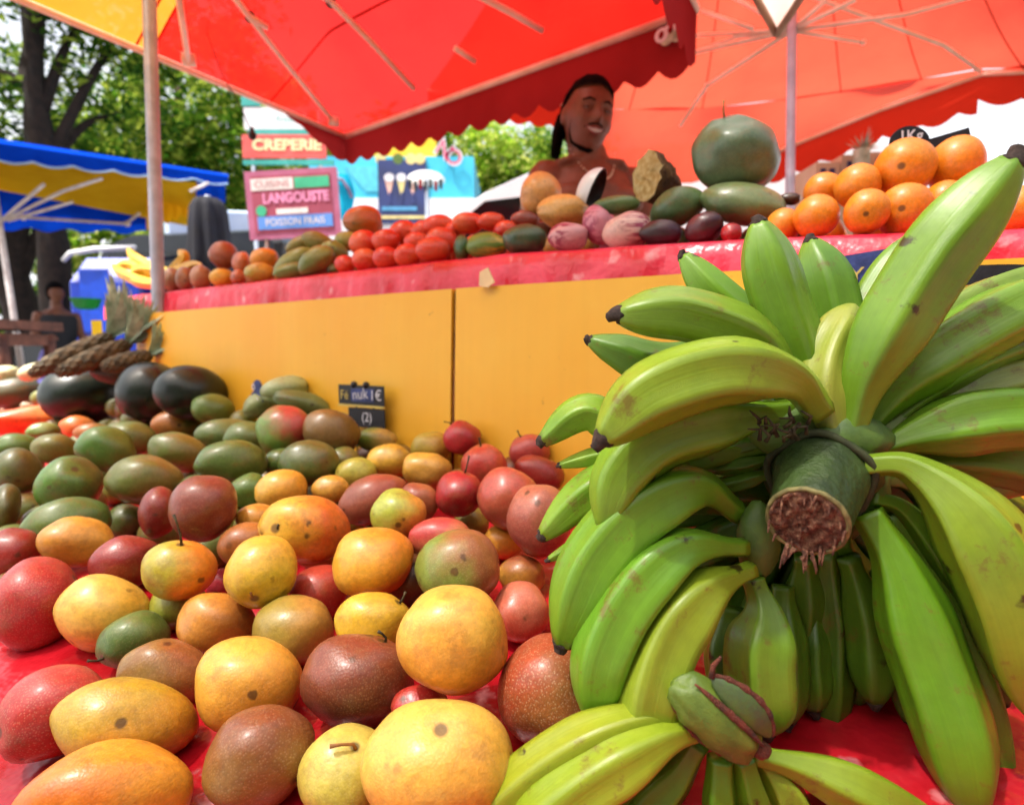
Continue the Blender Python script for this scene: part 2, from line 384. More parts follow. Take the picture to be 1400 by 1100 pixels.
tag(mb.build('tablecloth', M_cloth2), 'shiny red plastic cloth hanging over the edge of the yellow fronted counter', 'tablecloth')
# cloth scraps lying over the board edge
mb = MB(); c0 = Ps(664, 380, .052)
pts = [Ps(656, 391, .053), Ps(657, 372, .044), Ps(668, 366, .042), Ps(677, 386, .053), Ps(668, 393, .056)]
V = pts+[p+WN*.003 for p in pts]; mb.add(V, [[4, 3, 2, 1, 0], [5, 6, 7, 8, 9]]+[[i, (i+1) % 5, (i+1) % 5+5, i+5] for i in range(5)])
tag(mb.build('cloth_scrap', M_cream, smooth=False), 'small pale torn scrap stuck on the top edge of the yellow boards above their seam', 'scrap')

# ---------- front table with red cloth
def tabpt(s, t): 
    p = ST(s, t, 0); p.z = ztab(s)+.004*noise.noise(Vector((s*9, t*9, 0)))+.002*noise.noise(Vector((s*30, t*30, 2))); return p
V = []; F = []; ns, nt_ = 60, 180; t0, t1 = -1.7, 2.35
for i in range(nt_+1):
    t = t0+(t1-t0)*i/nt_
    for j in range(ns+1): V.append(tabpt(.03+.80*j/ns, t))
    V.append(ST(.845, t, ztab(.83)-.03)); V.append(ST(.85+.012*noise.noise(Vector((t*14, 0, 5))), t, ztab(.83)-.2))
kk = ns+3
for i in range(nt_):
    for j in range(kk-1): F.append([i*kk+j, (i+1)*kk+j, (i+1)*kk+j+1, i*kk+j+1])
mb = MB(); mb.add(V, F); tag(mb.build('tablecloth', M_cloth), 'red and white patterned plastic cloth under the heap of mangoes', 'tablecloth')
ft = empty('display_table', ST(.4, .6, 0), 'sloping wooden display table carrying the red cloth and the fruit heaps', 'table')
ang = math.atan2(WN.y, WN.x)
def tabR(): 
    return Matrix.Rotation(ang, 3, 'Z') @ Matrix.Rotation(math.atan(.16), 3, 'Y')
mb = MB(); mb.box(ST(.43, .33, ztab(.43)-.022), (.80, 4.0, .025), R=tabR()); mb.build('table_top', M_wood, ft, smooth=False)
for t in (-1.6, .33, 2.25):
    for s in (.1, .78):
        h = ztab(s)-.045; mb = MB(); mb.box(ST(s, t, h/2), (.05, .05, h), ang); mb.build('leg', M_wood, ft, smooth=False)

# ---------- fruit
FR = []      # every fruit: dict
def frame(p):
    d = (p-EYE).normalized(); r = d.cross(Vector((0, 0, 1)))
    # image axes
    r = RT - d*RT.dot(d); r.normalize(); u = r.cross(d).normalized()
    return r, u, -d
def add_fruit(px, py, w, h, rot, kind, ca, cb, gang, label, mode='T', par=.06, group=None, cat=None, **kw):
    p = Ptab(px, py, par, kw.get('smin', .09)) if mode == 'T' else Ps(px, py, par) if mode == 'C' else PD(px, py, par)
    FR.append(dict(px=px, py=py, w=w, h=h, rot=rot, kind=kind, ca=ca, cb=cb, gang=gang, label=label, p=p, p0=p.copy(), mode=mode, group=group, cat=cat, kw=kw, h0=par))
def dims(f):
    D = depth(f['p']); vx = (f['px']-700)/FPX; vy = (550-f['py'])/FPX
    ct = 1/math.sqrt(1+vx*vx+vy*vy); al = math.atan2(vy, vx); k = D/FPX/2
    def fac(a): return math.sqrt((math.cos(a-al)*ct)**2+math.sin(a-al)**2)
    ph = math.radians(f['rot'])
    return f['w']*k*fac(ph), f['h']*k*fac(ph+PI/2)
def relax(FR, n=60):
    for it in range(n):
        for i, a in enumerate(FR):
            for b in FR[:i]:
                if abs(a['p'].x-b['p'].x) > .25 or abs(a['p'].y-b['p'].y) > .25: continue
                da, db = dims(a), dims(b); dv = a['p']-b['p']; dist = dv.length
                # directional radius
                def rad(f, dd, v):
                    r, u, t = frame(f['p']); c, s_ = math.cos(math.radians(f['rot'])), math.sin(math.radians(f['rot']))
                    A = r*c+u*s_; B = u*c-r*s_; v = v.normalized(); cc = sum(dd)/2 if f['kw'].get('deep') else dd[1]
                    return 1/math.sqrt((v.dot(A)/dd[0])**2+(v.dot(B)/dd[1])**2+(v.dot(t)/cc)**2)
                need = (rad(a, da, dv)+rad(b, db, dv))*.96
                if dist < need:
                    m = (need-dist)*.35
                    for f, sg in ((a, 1), (b, -1)):
                        d = (f['p']-EYE).normalized(); sgn = 1 if dv.dot(d)*sg > 0 else -1
                        al = max(.35, abs(dv.normalized().dot(d)))
                        f['p'] = f['p']+d*sgn*min(.01, m/al*.5)
def mode_t(f): return f['mode'] == 'T' and f['kind'] != 'watermelon'
def make_fruit(f):
    a, b = dims(f); r, u, t = frame(f['p']); kw = f['kw']; kind = f['kind']
    c, s_ = math.cos(math.radians(f['rot'])), math.sin(math.radians(f['rot']))
    A = r*c+u*s_; B = u*c-r*s_
    n = kw.get('n', 40); V = []; F = []
    cc = kw.get('thick', b if abs(a-b) > .15*b else (a+b)/2)
    sd = random.uniform(0, 100)
    lump = kw.get('lump', .055 if mode_t(f) else .05); ridg = kw.get('ridges', 0); point = kw.get('point', 0); kid = kw.get('kid', 0)
    pa = kw.get('pole')
    pole = (A*1.0) if pa is None else (r*pa[0]+u*pa[1]+t*pa[2]); pole.normalize()
    k = n//2
    # local: x long axis (A), y (B), z toward viewer (t); rings about A
    for i in range(k+1):
        th = PI*i/k; x = math.cos(th); rr = math.sin(th)
        for j in range(n):
            ph = 2*PI*j/n; y = rr*math.cos(ph); z = rr*math.sin(ph)
            v = Vector((x, y, z)); m = 1+lump*noise.noise(v*1.1+Vector((sd, 0, 0)))*2+lump*.25*noise.noise(v*3+Vector((0, sd, 0)))
            if ridg: m *= 1+.05*abs(math.cos(ph*ridg/2))-.03
            if point and x > 0: yz = 1-point*x**2*.55; y2, z2 = y*yz, z*yz
            else: y2, z2 = y, z
            y2 -= kid*x*x*.5; 
            wv = (A*(x*a)+B*(y2*b)+t*(z2*cc))*m
            dn = wv.normalized().dot(pole)
            if dn > .93 and kw.get('dimple', 1): wv *= 1-.055*((dn-.93)/.07)**1.5
            V.append(wv)
    for i in range(k):
        for j in range(n): F.append([i*n+j, (i+1)*n+j, (i+1)*n+(j+1) % n, i*n+(j+1) % n])
    o = mesh_obj(kind, V, F, kw.get('mat', M_fruit)); o.location = f['p']
    g = math.radians(f['gang']); gd = (r*math.cos(g)+u*math.sin(g)); 
    o['cola'] = hexc(f['ca']); o['colb'] = hexc(f['cb']); o['gdir'] = list(gd); o['pdir'] = list(pole); o['speck'] = float(kw.get('speck', .3)); o['bruise'] = float(kw.get('bruise', .12 if kind in ('tomato', 'orange', 'watermelon', 'aubergine') else 1.0))
    tag(o, f['label'], f['cat'] or kind.replace('_', ' '), f['group'])
    if 'stem' in kw:
        base = V[0]; bd = 9
        for vv in V:
            q = (vv.normalized()-pole).length
            if q < bd: bd = q; base = vv
        L_ = kw['stem']; dr = kw.get('sdir', (0, 1, .3)); dv = (r*dr[0]+u*dr[1]+t*dr[2]).normalized()*L_
        mb = MB(); base = base*.98
        mb.tube([base, base+pole*L_*.3+dv*.15, base+pole*L_*.35+dv*.6, base+pole*.3*L_+dv], [.0016, .0012, .0011, .0017], 6)
        so_ = mesh_obj('stem', mb.V, mb.F, kw.get('stemmat', M_stem)); so_.parent = o
    f['obj'] = o
    return o
G1 = 'mangoes and passion fruit heaped on the front table'
G2 = 'green mangoes heaped at the left of the front table'
YL, YO, OR, RD, PK, BR, OL, GN, DG, LM = '#ecb93e', '#eda02c', '#e0761e', '#b8281c', '#c8443c', '#9a4a26', '#93862c', '#6f8430', '#43602a', '#b9b23c'
MG, PF = 'mango', 'passion_fruit'
front = [
 # nearest rows
 (150,1088,246,150,4,MG,OR,YO,60,.05,'largest orange mango with fine brown speckles, at the near left corner of the heap',dict(kid=.12,speck=.2)),
 (172,988,196,128,-6,MG,'#c9a22c','#d8932a',-60,.05,'olive yellow mango with a dark navel dot, behind the big orange mango at near left',dict(pole=(-.1,.0,1),kid=.1)),
 (72,972,170,118,38,MG,PK,RD,-90,.066,'tilted rosy pink mango lying on bare red cloth at the left edge',dict(kid=.15,pole=(-1,-.5,.4),speck=.5)),
 (356,1034,150,146,0,PF,'#92682e','#8c4c28',90,.05,'brown olive passion fruit in the nearest row between orange and pale yellow fruit',dict(speck=.4)),
 (340,936,150,140,-20,PF,'#f0b440','#e0902c',-60,.055,'yellow orange passion fruit with faint scratches above the brown olive one in the nearest row',dict(speck=.35)),
 (474,1058,132,136,20,MG,'#d8c458','#b8a83a',-90,.05,'pale yellow mango with brown dots and a dry curled stem, bottom centre',dict(stem=.02,pole=(.1,.55,.8),sdir=(-1,-.1,.2),stemmat='S2')),
 (600,1046,206,196,0,PF,'#f2c054','#f0a83c',-70,.05,'largest pale yellow passion fruit with a puckered pink navel, bottom centre beside the bananas',dict(pole=(0,.5,.85),lump=.04,n=56)),
 (490,930,152,136,-10,PF,'#8c4428','#6a3620',-80,.055,'wrinkled brown red passion fruit left of the round yellow one',dict(stem=.012,pole=(.45,.85,.3),sdir=(-.6,.4,.3),lump=.07)),
 (620,872,150,153,0,PF,'#f3bf50','#ee9c34',-80,.09,'round yellow passion fruit resting on top, directly above the largest pale yellow one',dict(n=56,speck=.2)),
 (753,943,146,158,0,PF,'#b4502e','#a06a34',-50,.06,'brick red passion fruit with dense pale speckles, touching the banana bunch',dict(speck=1.0,n=56)),
 (228,921,124,100,-18,MG,'#a86030','#94702e',200,.045,'brown orange mango wedged between the green avocado and the scratched yellow orange fruit',dict()),
 (183,874,108,72,22,'avocado','#4c6c2c','#6a7c34',60,.06,'small dark green avocado with a dried stem, lying among mangoes at lower left',dict(stem=.012,pole=(-.8,-.6,.3),sdir=(-1,0,.3))),
 (143,838,124,112,-30,PF,'#f2b440','#f0c050',120,.055,'yellow orange passion fruit behind the small avocado',dict(speck=.2)),
 (50,823,136,122,10,MG,'#c23c34','#b02a2a',-60,.055,'big rosy red mango with white sheen at the left edge, above the bare cloth',dict(speck=.5,kid=.1)),
 (297,854,106,90,-20,PF,'#dc9434','#b8702c',-30,.06,'orange passion fruit with tan blotches, above the brown orange mango',dict(lump=.07)),
 (403,861,114,100,0,PF,'#a89038','#c8903c',10,.06,'olive yellow passion fruit between the tan blotched orange one and the wrinkled brown red one',dict()),
 (512,850,106,84,-5,PF,'#ecbc34','#d8a82c',20,.065,'yellow passion fruit peeping out left of the round yellow one resting on top',dict(stem=.01,pole=(.7,.6,.4),sdir=(.2,.6,.2))),
 (436,812,80,84,0,PF,'#b82c24','#c0402c',60,.05,'small deep red passion fruit under the yellow mango with the pale scar',dict()),
 (511,767,116,98,6,PF,'#f0b038','#e88a24',0,.085,'plump yellow passion fruit turning orange at its right side, middle of the heap',dict(n=48,speck=.2)),
 (627,775,118,108,0,PF,'#84963c','#a8683c',20,.08,'half green half brown passion fruit behind the round yellow one',dict(speck=.5)),
 (358,780,100,100,0,MG,'#d8b830','#eeb438',100,.09,'yellow mango with a pale stem scar at its lower side, centre left of the heap',dict(stem=.008,pole=(-.1,-.75,.65),sdir=(-.3,.8,.4),stemmat='S2')),
 (246,779,102,84,-8,PF,'#c0b034','#ec8e28',0,.085,'yellow orange passion fruit with a long black stem standing up',dict(stem=.03,pole=(-.1,.8,.55),sdir=(-.4,.9,.2))),
 (243,826,80,66,10,MG,'#9aa034','#b0a838',60,.06,'small yellow green mango with a short black stem, above the small avocado',dict(stem=.012,pole=(-.2,.6,.7),sdir=(-.8,.4,0))),
 (172,768,104,72,18,MG,'#8c2420','#a03028',90,.07,'dark wine red mango with a pointed tip beside the long black stem',dict(point=.5,pole=(1,.3,0))),
 (108,740,108,70,-12,MG,'#e8a838','#d89430',200,.075,'yellow mango with brown round spots at the left, above the big rosy red one',dict(kid=.1)),
 (18,757,84,72,0,MG,'#a82c24','#983024',90,.07,'dark red mango cut by the left edge of the heap',dict()),
 (279,693,98,92,0,PF,'#84382a','#8c4430',60,.12,'brown red passion fruit with a purple bloom perched high on the heap',dict(speck=.3,n=48)),
 (418,722,128,92,-8,MG,'#f0b838','#e06a24',0,.095,'large yellow mango blushing red at its right end with a black scar at the left',dict(pole=(-.75,0,.65),stem=.006,sdir=(.3,1,.2))),
 (386,671,74,60,0,MG,'#eab040','#e8a030',0,.09,'small yellow mango above the large blushing yellow one',dict()),
 (545,703,76,70,0,MG,'#b0b840','#dc9034',-30,.105,'small lime green and orange passion fruit in the middle of the heap',dict(pole=(0,-.4,.9))),
 (512,681,100,66,22,MG,'#985038','#a84c34',0,.09,'brownish red pear shaped mango pointing right',dict(point=.7,pole=(1,.1,.1),stem=.02,sdir=(.5,.9,0))),
 (606,737,92,62,-8,MG,'#c84440','#d0884c',-60,.085,'pink red mango with a yellow underside behind the half green one',dict()),
 (628,675,64,66,-60,PF,'#b01c24','#98141c',-60,.10,'glossy crimson plum like fruit with a dark upright stem',dict(stem=.02,pole=(.3,.9,.2),sdir=(.2,1,0))),
 (694,681,84,86,0,PF,'#bc4c3a','#c06a44',-60,.09,'salmon red passion fruit right of the glossy crimson one',dict(speck=.4)),
 (737,709,86,102,0,PF,'#b86850','#a85040',-90,.075,'tan pink passion fruit with black dots touching the small banana tips',dict(speck=.5,n=48)),
 (662,635,64,56,0,PF,'#c83c34','#d8543c',60,.09,'rosy red passion fruit below the upper pair of red fruit',dict(stem=.012,pole=(-.2,.9,.3),sdir=(-.2,1,0))),
 (632,599,52,48,0,PF,'#c82830','#b02028',0,.07,'small cherry red fruit nearest the seam of the yellow boards',dict(stem=.012,pole=(-.6,.8,0),sdir=(-1,.2,0))),
 (590,611,56,44,0,MG,'#c0a83c','#d8a03c',-20,.07,'dull yellow green mango left of the cherry red fruit',dict()),
 (584,643,68,52,-10,MG,'#d8a038','#c89038',-40,.085,'yellow mango with brown mottling under the dull yellow green one',dict(lump=.08)),
 (533,630,64,48,0,MG,'#eab43c','#d8a834',-40,.08,'bright yellow mango in the back row right of the brown mangoes',dict()),
 (487,647,60,44,10,MG,'#c8a83c','#b8b040',90,.08,'small yellow green mango beside the dark olive one',dict()),
 (686,741,54,50,0,PF,'#dc9630','#d8862c',0,.06,'small orange yellow passion fruit in the gap beside the half green one',dict()),
 (713,787,66,56,0,PF,'#d89a38','#9a4a26',60,.055,'yellow and brown passion fruit beside the lowest small bananas',dict()),
 (712,835,78,84,0,PF,'#d0563c','#d8785a',90,.06,'salmon orange passion fruit tucked behind the round yellow one and the bananas',dict(speck=.4)),
 (724,616,58,46,0,PF,'#c85048','#b83c34',-60,.06,'pink red fruit under the upper left banana tips',dict(stem=.01,pole=(-.5,.9,0),sdir=(-.5,1,0))),
 (738,646,72,46,-20,MG,'#a82c24','#982820',0,.06,'dark red mango under the small banana tips',dict()),
 (574,684,58,48,-30,MG,'#a04a34','#b06038',0,.08,'dull red brown mango beside the glossy crimson fruit',dict()),
 (338,745,84,62,10,MG,'#a8622c','#c07c30',0,.07,'brown orange mango in the dip behind the yellow mango with the pale scar',dict()),
 (216,700,56,70,0,MG,'#84281f','#923025',0,.09,'dark red mango left of the perched brown red passion fruit',dict()),
 (303,797,44,40,0,PF,'#b83040','#a82830',0,.05,'magenta red passion fruit glimpsed under two yellow ones',dict()),
 (575,965,80,60,0,PF,'#c02c28','#a82420',0,.045,'red passion fruit glimpsed below the round yellow one resting on top',dict()),
 (352,712,60,48,0,MG,'#e0a038','#d89030',0,.08,'yellow mango tip behind the large blushing mango',dict()),
 (453,668,52,38,0,MG,'#e0a43c','#d89838',0,.08,'narrow yellow mango behind the pear shaped brownish red one',dict()),
 (645,715,50,46,0,MG,'#8e8a38','#a08838',0,.055,'olive fruit deep between the salmon red and the pink red ones',dict()),
 (440,760,70,40,0,MG,'#c87a34','#b86a2c',0,.06,'tan orange mango below the large blushing one',dict()),
]
left = [
 (95,663,98,80,0,MG,'#5c8a29','#5b5a23',0,.10,'round bright green mango with a sunken stem pit at the left',dict(pole=(.1,.55,.8),n=48)),
 (200,656,110,70,-8,MG,'#6a7429','#86662b',0,.10,'large brown olive mango lying level beside the bright green one',dict(kid=.15,n=48)),
 (317,631,104,60,4,MG,'#59742e','#667024',0,.11,'long smooth olive green mango above the perched passion fruit',dict(kid=.12)),
 (146,614,84,64,-30,MG,'#56802e','#6a7a30',0,.10,'green mango tilted down to the right, behind the bright green round one',dict(kid=.1)),
 (180,599,72,48,-14,MG,'#6a7c2c','#73702e',0,.09,'dull olive mango above the tilted green one',dict()),
 (245,618,84,54,-22,MG,'#687629','#846c26',0,.095,'olive mango shading to orange brown right of the dull olive one',dict()),
 (309,594,86,44,6,MG,'#607430','#74702e',0,.10,'flat olive mango in the second back row of green mangoes',dict()),
 (245,581,78,40,0,MG,'#b8702c','#627625',0,.08,'orange and green mango with a dark dot, just in front of the watermelons',dict(pole=(0,0,1))),
 (292,560,62,44,-14,MG,'#648230','#6f7a2e',0,.09,'small pale green mango at the top of the heap right of the watermelons',dict()),
 (388,590,76,76,40,MG,'#b83c30','#6a8a2e',215,.13,'red mango with a green lower left side on top of the back of the heap',dict(n=48,pole=(-.3,-.8,.5))),
 (454,592,80,64,-20,MG,'#84622b','#715023',-60,.125,'smooth brown mango right of the red and green one',dict(n=48)),
 (424,633,84,64,0,MG,'#506626','#635f26',60,.105,'dark olive mango below the smooth brown one',dict()),
 (75,613,66,42,-8,MG,'#787c33','#80702c',0,.085,'pale olive mango above the bright green round one',dict()),
 (22,645,78,66,0,MG,'#5f6a2b','#6a5a26',0,.10,'brown olive mango at the left edge above the long olive one',dict()),
 (22,612,70,40,6,MG,'#588030','#608030',0,.09,'green mango at the left edge below the cut papaya',dict()),
 (94,713,134,66,12,MG,'#647a2c','#54732e',0,.075,'long olive green mango below the bright green round one',dict(kid=.2,n=48)),
 (172,712,54,48,0,MG,'#5b6a29','#5b5a23',0,.06,'dark olive mango partly hidden right of the long one',dict()),
 (6,694,50,66,0,MG,'#5b6226','#635221',0,.08,'dark brown green mango cut by the left edge of the picture',dict()),
 (128,592,56,28,0,MG,'#c87832','#90782c',0,.07,'small orange mango tip behind the tilted green one',dict()),
 (342,671,58,48,0,MG,'#5c7a2b','#5c7a2b',0,.08,'green mango in the gap right of the perched passion fruit',dict()),
 (515,601,56,34,-6,MG,'#788a30','#c8a050',0,.085,'yellow green mango end below the dark price signs',dict()),
 (470,630,44,40,0,MG,'#68722b','#786829',0,.08,'small olive brown mango right of the dark olive one',dict()),
 (272,668,60,40,0,MG,'#506a24','#5c6a23',0,.075,'dark green mango in shade behind the perched passion fruit',dict()),
 (385,632,50,40,0,MG,'#526a26','#5b6a26',0,.085,'olive mango shaded between the long smooth one and the dark olive one',dict()),
 (60,590,50,26,0,MG,'#6a8033','#787a30',0,.07,'narrow olive mango directly in front of the cut papaya',dict()),
 (340,600,70,50,10,MG,'#5c722b','#64702e',0,.09,'olive mango left of the red and green one',dict()),
]
for t in front: add_fruit(*t[:9], t[10], 'T', t[9], G1, **t[11])
for t in left: add_fruit(*t[:9], t[10], 'T', t[9], G2, **t[11])
M_wm = plain('watermelon_skin', '#16241c', .32, c2='#0c1612', sc=30, bump=.03)
# big things at the back left of the front table
GW = 'watermelons at the back left of the front table'
for t in [
 (112,540,120,80,0,'watermelon','#142420','#1c2a22',0,.10,'dark green watermelon, leftmost of the three, beside the cut papaya',GW,dict(n=48,lump=.02,dimple=0,smin=.125,mat=M_wm)),
 (206,537,98,86,10,'watermelon','#12221e','#1a2820',0,.085,'dark green watermelon in the middle of the three',GW,dict(n=48,lump=.02,dimple=0,smin=.125,mat=M_wm)),
 (262,537,104,76,-12,'watermelon','#14241e','#1e3020',0,.085,'dark green watermelon, rightmost of the three, against the yellow boards',GW,dict(n=48,lump=.02,dimple=0,smin=.125,mat=M_wm)),
 (165,508,86,38,-4,'squash','#30261c','#28241a',0,.12,'long dark brown squash lying behind the watermelons',None,dict(thick=.045)),
 (22,538,84,44,4,'squash','#4c4a26','#3a3a20',0,.075,'dark green brown squash at the left edge in front of the pale gourds',None,dict(thick=.05)),
 (10,512,40,26,0,'gourd','#d8d2a0','#c8c894',0,.10,'pale cream gourd cut by the left edge',None,dict()),
 (46,508,44,24,25,'gourd','#dcd8a8','#c8c894',0,.11,'pale cream gourd lying beside the pineapples',None,dict()),
 (42,577,124,44,4,'papaya','#e05a18','#e87a2c',0,.055,'split orange papaya glowing at the left edge in front of the watermelons',None,dict(lump=.1,dimple=0)),
 (108,585,54,34,-14,'papaya','#d8641c','#c87030',0,.045,'smaller orange papaya piece beside the split one',None,dict(dimple=0)),
 (390,534,66,40,14,'christophine','#b8c890','#8c9c58',-80,.14,'pale green ridged christophine on top of the heap in front of the yellow boards',None,dict(ridges=5,lump=.06)),
 (415,552,80,34,-16,'christophine','#6c7c40','#7c8c50',0,.12,'dull green christophine just below the pale one',None,dict(ridges=4)),
 (356,553,50,34,30,'christophine','#98a868','#7c8c50',0,.115,'small grey green christophine beside the little dark sign',None,dict(ridges=5)),
]:
    add_fruit(*t[:9], t[10], 'T', t[9], t[11], **t[12])
# ginger
for (px, py, w_, h_, ro) in ((18,560,34,14,10),(40,556,30,12,-20),(30,566,36,12,5)):
    add_fruit(px, py, w_, h_, ro, 'ginger_root', '#a88a68', '#8c6c4c', 0, 'knobbly tan ginger root between the dark squash and the cut papaya', 'T', .045, 'ginger roots on the front table', 'ginger', lump=.25, dimple=0, n=20)
for f in FR:
    if f['kw'].get('stemmat') == 'S2': f['kw']['stemmat'] = plain('tan_stem_%d' % f['px'], '#9c6a34', .7, sc=100)
NF = len(FR)
for f in FR:
    if f['kind'] in ('mango', 'passion_fruit', 'avocado') and (f['p']-Ptab(f['px'], f['py'], .061)).length > 1e9: pass
    if f['h0'] <= .061 and f['kind'] in ('mango', 'passion_fruit', 'avocado', 'papaya', 'ginger_root'):
        for _ in range(4): a, b = dims(f); f['p'] = Ptab(f['px'], f['py'], min(a, b)*.97)
        f['p0'] = f['p'].copy()
relax(FR, 70)
if DEBUG:
    for f in FR:
        a, b = dims(f); print('%5d %5d %-10s dia %.3f x %.3f  D %.2f  above table %.3f (r %.3f) s %.2f moved %.3f' % (f['px'], f['py'], f['kind'][:10], 2*a, 2*b, depth(f['p']), f['p'].z-ztab(s_of(f['p'])), min(a, b), s_of(f['p']), (f['p']-f['p0']).length))
for f in FR: make_fruit(f)
# fruit carried below the visible layer
ctr = [(f['p'], min(.06, sum(dims(f))/2), f) for f in FR]
fill = []
random.seed(11)
s_ = .06
while s_ < .80:
    t = -.25
    while t < 2.1:
        for lay in (0, 1):
            q = ST(s_+random.uniform(-.01, .01)+lay*.035, t+random.uniform(-.01, .01)+lay*.035, 0); rr = random.uniform(.031, .036); q.z = ztab(s_of(q))+rr+lay*.055
            near = [c for c in ctr if (Vector((c[0].x, c[0].y, 0))-Vector((q.x, q.y, 0))).length < .085]
            if not near: continue
            top = max(c[0].z for c in near)
            if q.z > top-.035: continue
            if any((c[0]-q).length < (c[1]+rr)*.93 for c in ctr) or any((c[0]-q).length < (c[1]+rr)*.9 for c in fill): continue
            # must sit behind what is seen
            dq = (q-EYE).length; rv = (q-EYE).normalized(); seen = False
            for c in ctr:
                dc = (c[0]-EYE).length
                if dc > dq-.01 and ((c[0]-EYE).normalized()-rv).length < (c[1]*.6+rr*.7)/dc: seen = True; break
            if seen: continue
            fill.append((q, rr))
        t += .068
    s_ += .068
if DEBUG: print('FILL', len(fill), 'FR', len(FR))
bm_fill = None
for (q, rr) in fill:
    lf = q.x < -.32+.0*q.y and q.y > .75
    V = []; n = 20; sdv = random.uniform(0, 99)
    if bm_fill is None or True:
        for i in range(11):
            for j in range(n):
                v = Vector((math.sin(PI*i/10)*math.cos(2*PI*j/n), math.sin(PI*i/10)*math.sin(2*PI*j/n), math.cos(PI*i/10)))
                V.append(v*rr*(1+.06*noise.noise(v+Vector((sdv, 0, 0)))))
        F = [[i*n+j, (i+1)*n+j, (i+1)*n+(j+1) % n, i*n+(j+1) % n] for i in range(10) for j in range(n)]
    o = mesh_obj('mango', V, F, M_fruit); o.location = q
    a, b = random.choice([('#8c8430', '#6c7a30'), ('#6c7a34', '#7c5a2c')] if lf else [('#8c5424', '#6c3a20'), ('#7c2c22', '#7c4028'), ('#a07830', '#80602a'), ('#5c3420', '#7c4a28')])
    o['cola'] = hexc(a); o['colb'] = hexc(b); o['gdir'] = [random.uniform(-1, 1), 0., .4]; o['pdir'] = [0., 0., -1.]; o['speck'] = .3; o['bruise'] = 1.0
    tag(o, ('shaded olive mango deep in the left of the heap, under other green mangoes' if lf else 'shaded mango deep in the heap, mostly covered by the yellow and red fruit'), 'mango', 'mangoes buried under the green ones' if lf else 'mangoes buried under the yellow and red fruit')
# ---------- bananas
def rprof(t, neck, tipr):
    if t < .05: return neck
    if t < .44: x = (t-.05)/.39; x = x*x*(3-2*x); return neck+(1-neck)*x
    if t < .66: return 1.0
    x = min(1, (t-.66)/.34)
    return tipr+(1-tipr)*(1-x**2.6)
def catmull(pts, n):
    P_ = [pts[0]*2-pts[1]]+pts+[pts[-1]*2-pts[-2]]; out = []
    seg = len(pts)-1
    for i in range(n+1):
        x = i/n*seg; k = min(int(x), seg-1); t = x-k; a, b, c, d = P_[k:k+4]
        out.append(.5*((2*b)+(-a+c)*t+(2*a-5*b+4*c-d)*t*t+(-a+3*b-3*c+d)*t**3))
    return out
def banana(parent, pts, wpx, ca='#8cb832', cb='#78a828', neck=.42, tipr=.30, ridge=0.0, tip=True, label=None, n=34, flat=1.0, nm='banana'):
    W = [PD(*p) for p in pts]
    dm = sum(p[2] for p in pts)/len(pts); R = wpx/2*dm/FPX*.95
    C = catmull(W, n); nc = 30; V = []; F = []; UV = []
    # arc-length parameter
    L = [0]
    for i in range(n): L.append(L[-1]+(C[i+1]-C[i]).length)
    for i, p in enumerate(C):
        t = L[i]/L[-1]; tg = (C[min(i+1, n)]-C[max(i-1, 0)]).normalized()
        tv = (EYE-p).normalized(); nz = (tv-tg*tv.dot(tg)).normalized(); nx = tg.cross(nz)
        r = R*rprof(t, neck, tipr)
        rd = 1.5*min(1, max(.25, 1.2-abs(t-.5)*1.4))
        for k in range(nc):
            ph = 2*PI*k/nc; a = ((ph-ridge) % (2*PI/5))-PI/5; poly = math.cos(PI/5)/math.cos(a)
            rad = r*(1+(poly/.93-1)*rd)
            V.append(p+(nx*math.sin(ph)+nz*math.cos(ph)*flat)*rad); UV.append((t, k/nc))
    for i in range(n):
        for k in range(nc): F.append([i*nc+k, i*nc+(k+1) % nc, (i+1)*nc+(k+1) % nc, (i+1)*nc+k])
    F += [list(range(nc))[::-1], [n*nc+k for k in range(nc)]]
    o = mesh_obj(nm, [v-parent.location for v in V], F, M_ban, uv=UV); o.parent = parent
    o['cola'] = hexc(ca); o['colb'] = hexc(cb)
    if label: o['label'] = label
    if tip:
        tg = (C[-1]-C[-3]).normalized(); e = C[-1]; r = R*tipr
        mb = MB(); sdx = Vector((random.uniform(-1, 1), random.uniform(-1, 1), random.uniform(-1, 1)))*.25
        mb.tube([e-tg*r*.25, e+tg*r*.05, e+tg*r*.4, e+tg*r*.8+sdx*r, e+tg*r*1.05+sdx*r*1.3], [r*1.04, r*1.02, r*.72, r*.55, r*.5], 10)
        for i, v in enumerate(mb.V): mb.V[i] = v+Vector((noise.noise(v*400), noise.noise(v*400+Vector((5, 0, 0))), 0))*.0012
        to = mesh_obj('tip', [v-parent.location for v in mb.V], mb.F, M_tip); to.parent = o
    return o
random.seed(5)
BL = PD(1110, 680, .47)
bunch = empty('banana_bunch', BL, 'huge bunch of green bananas fanning out from a thick cut stalk at the right', 'banana bunch')
G_ = 1.10
_fill = True
def B(pts, w, **k): return banana(bunch, [(a, b, c*G_) for a, b, c in pts], w, **k)
b_ = B
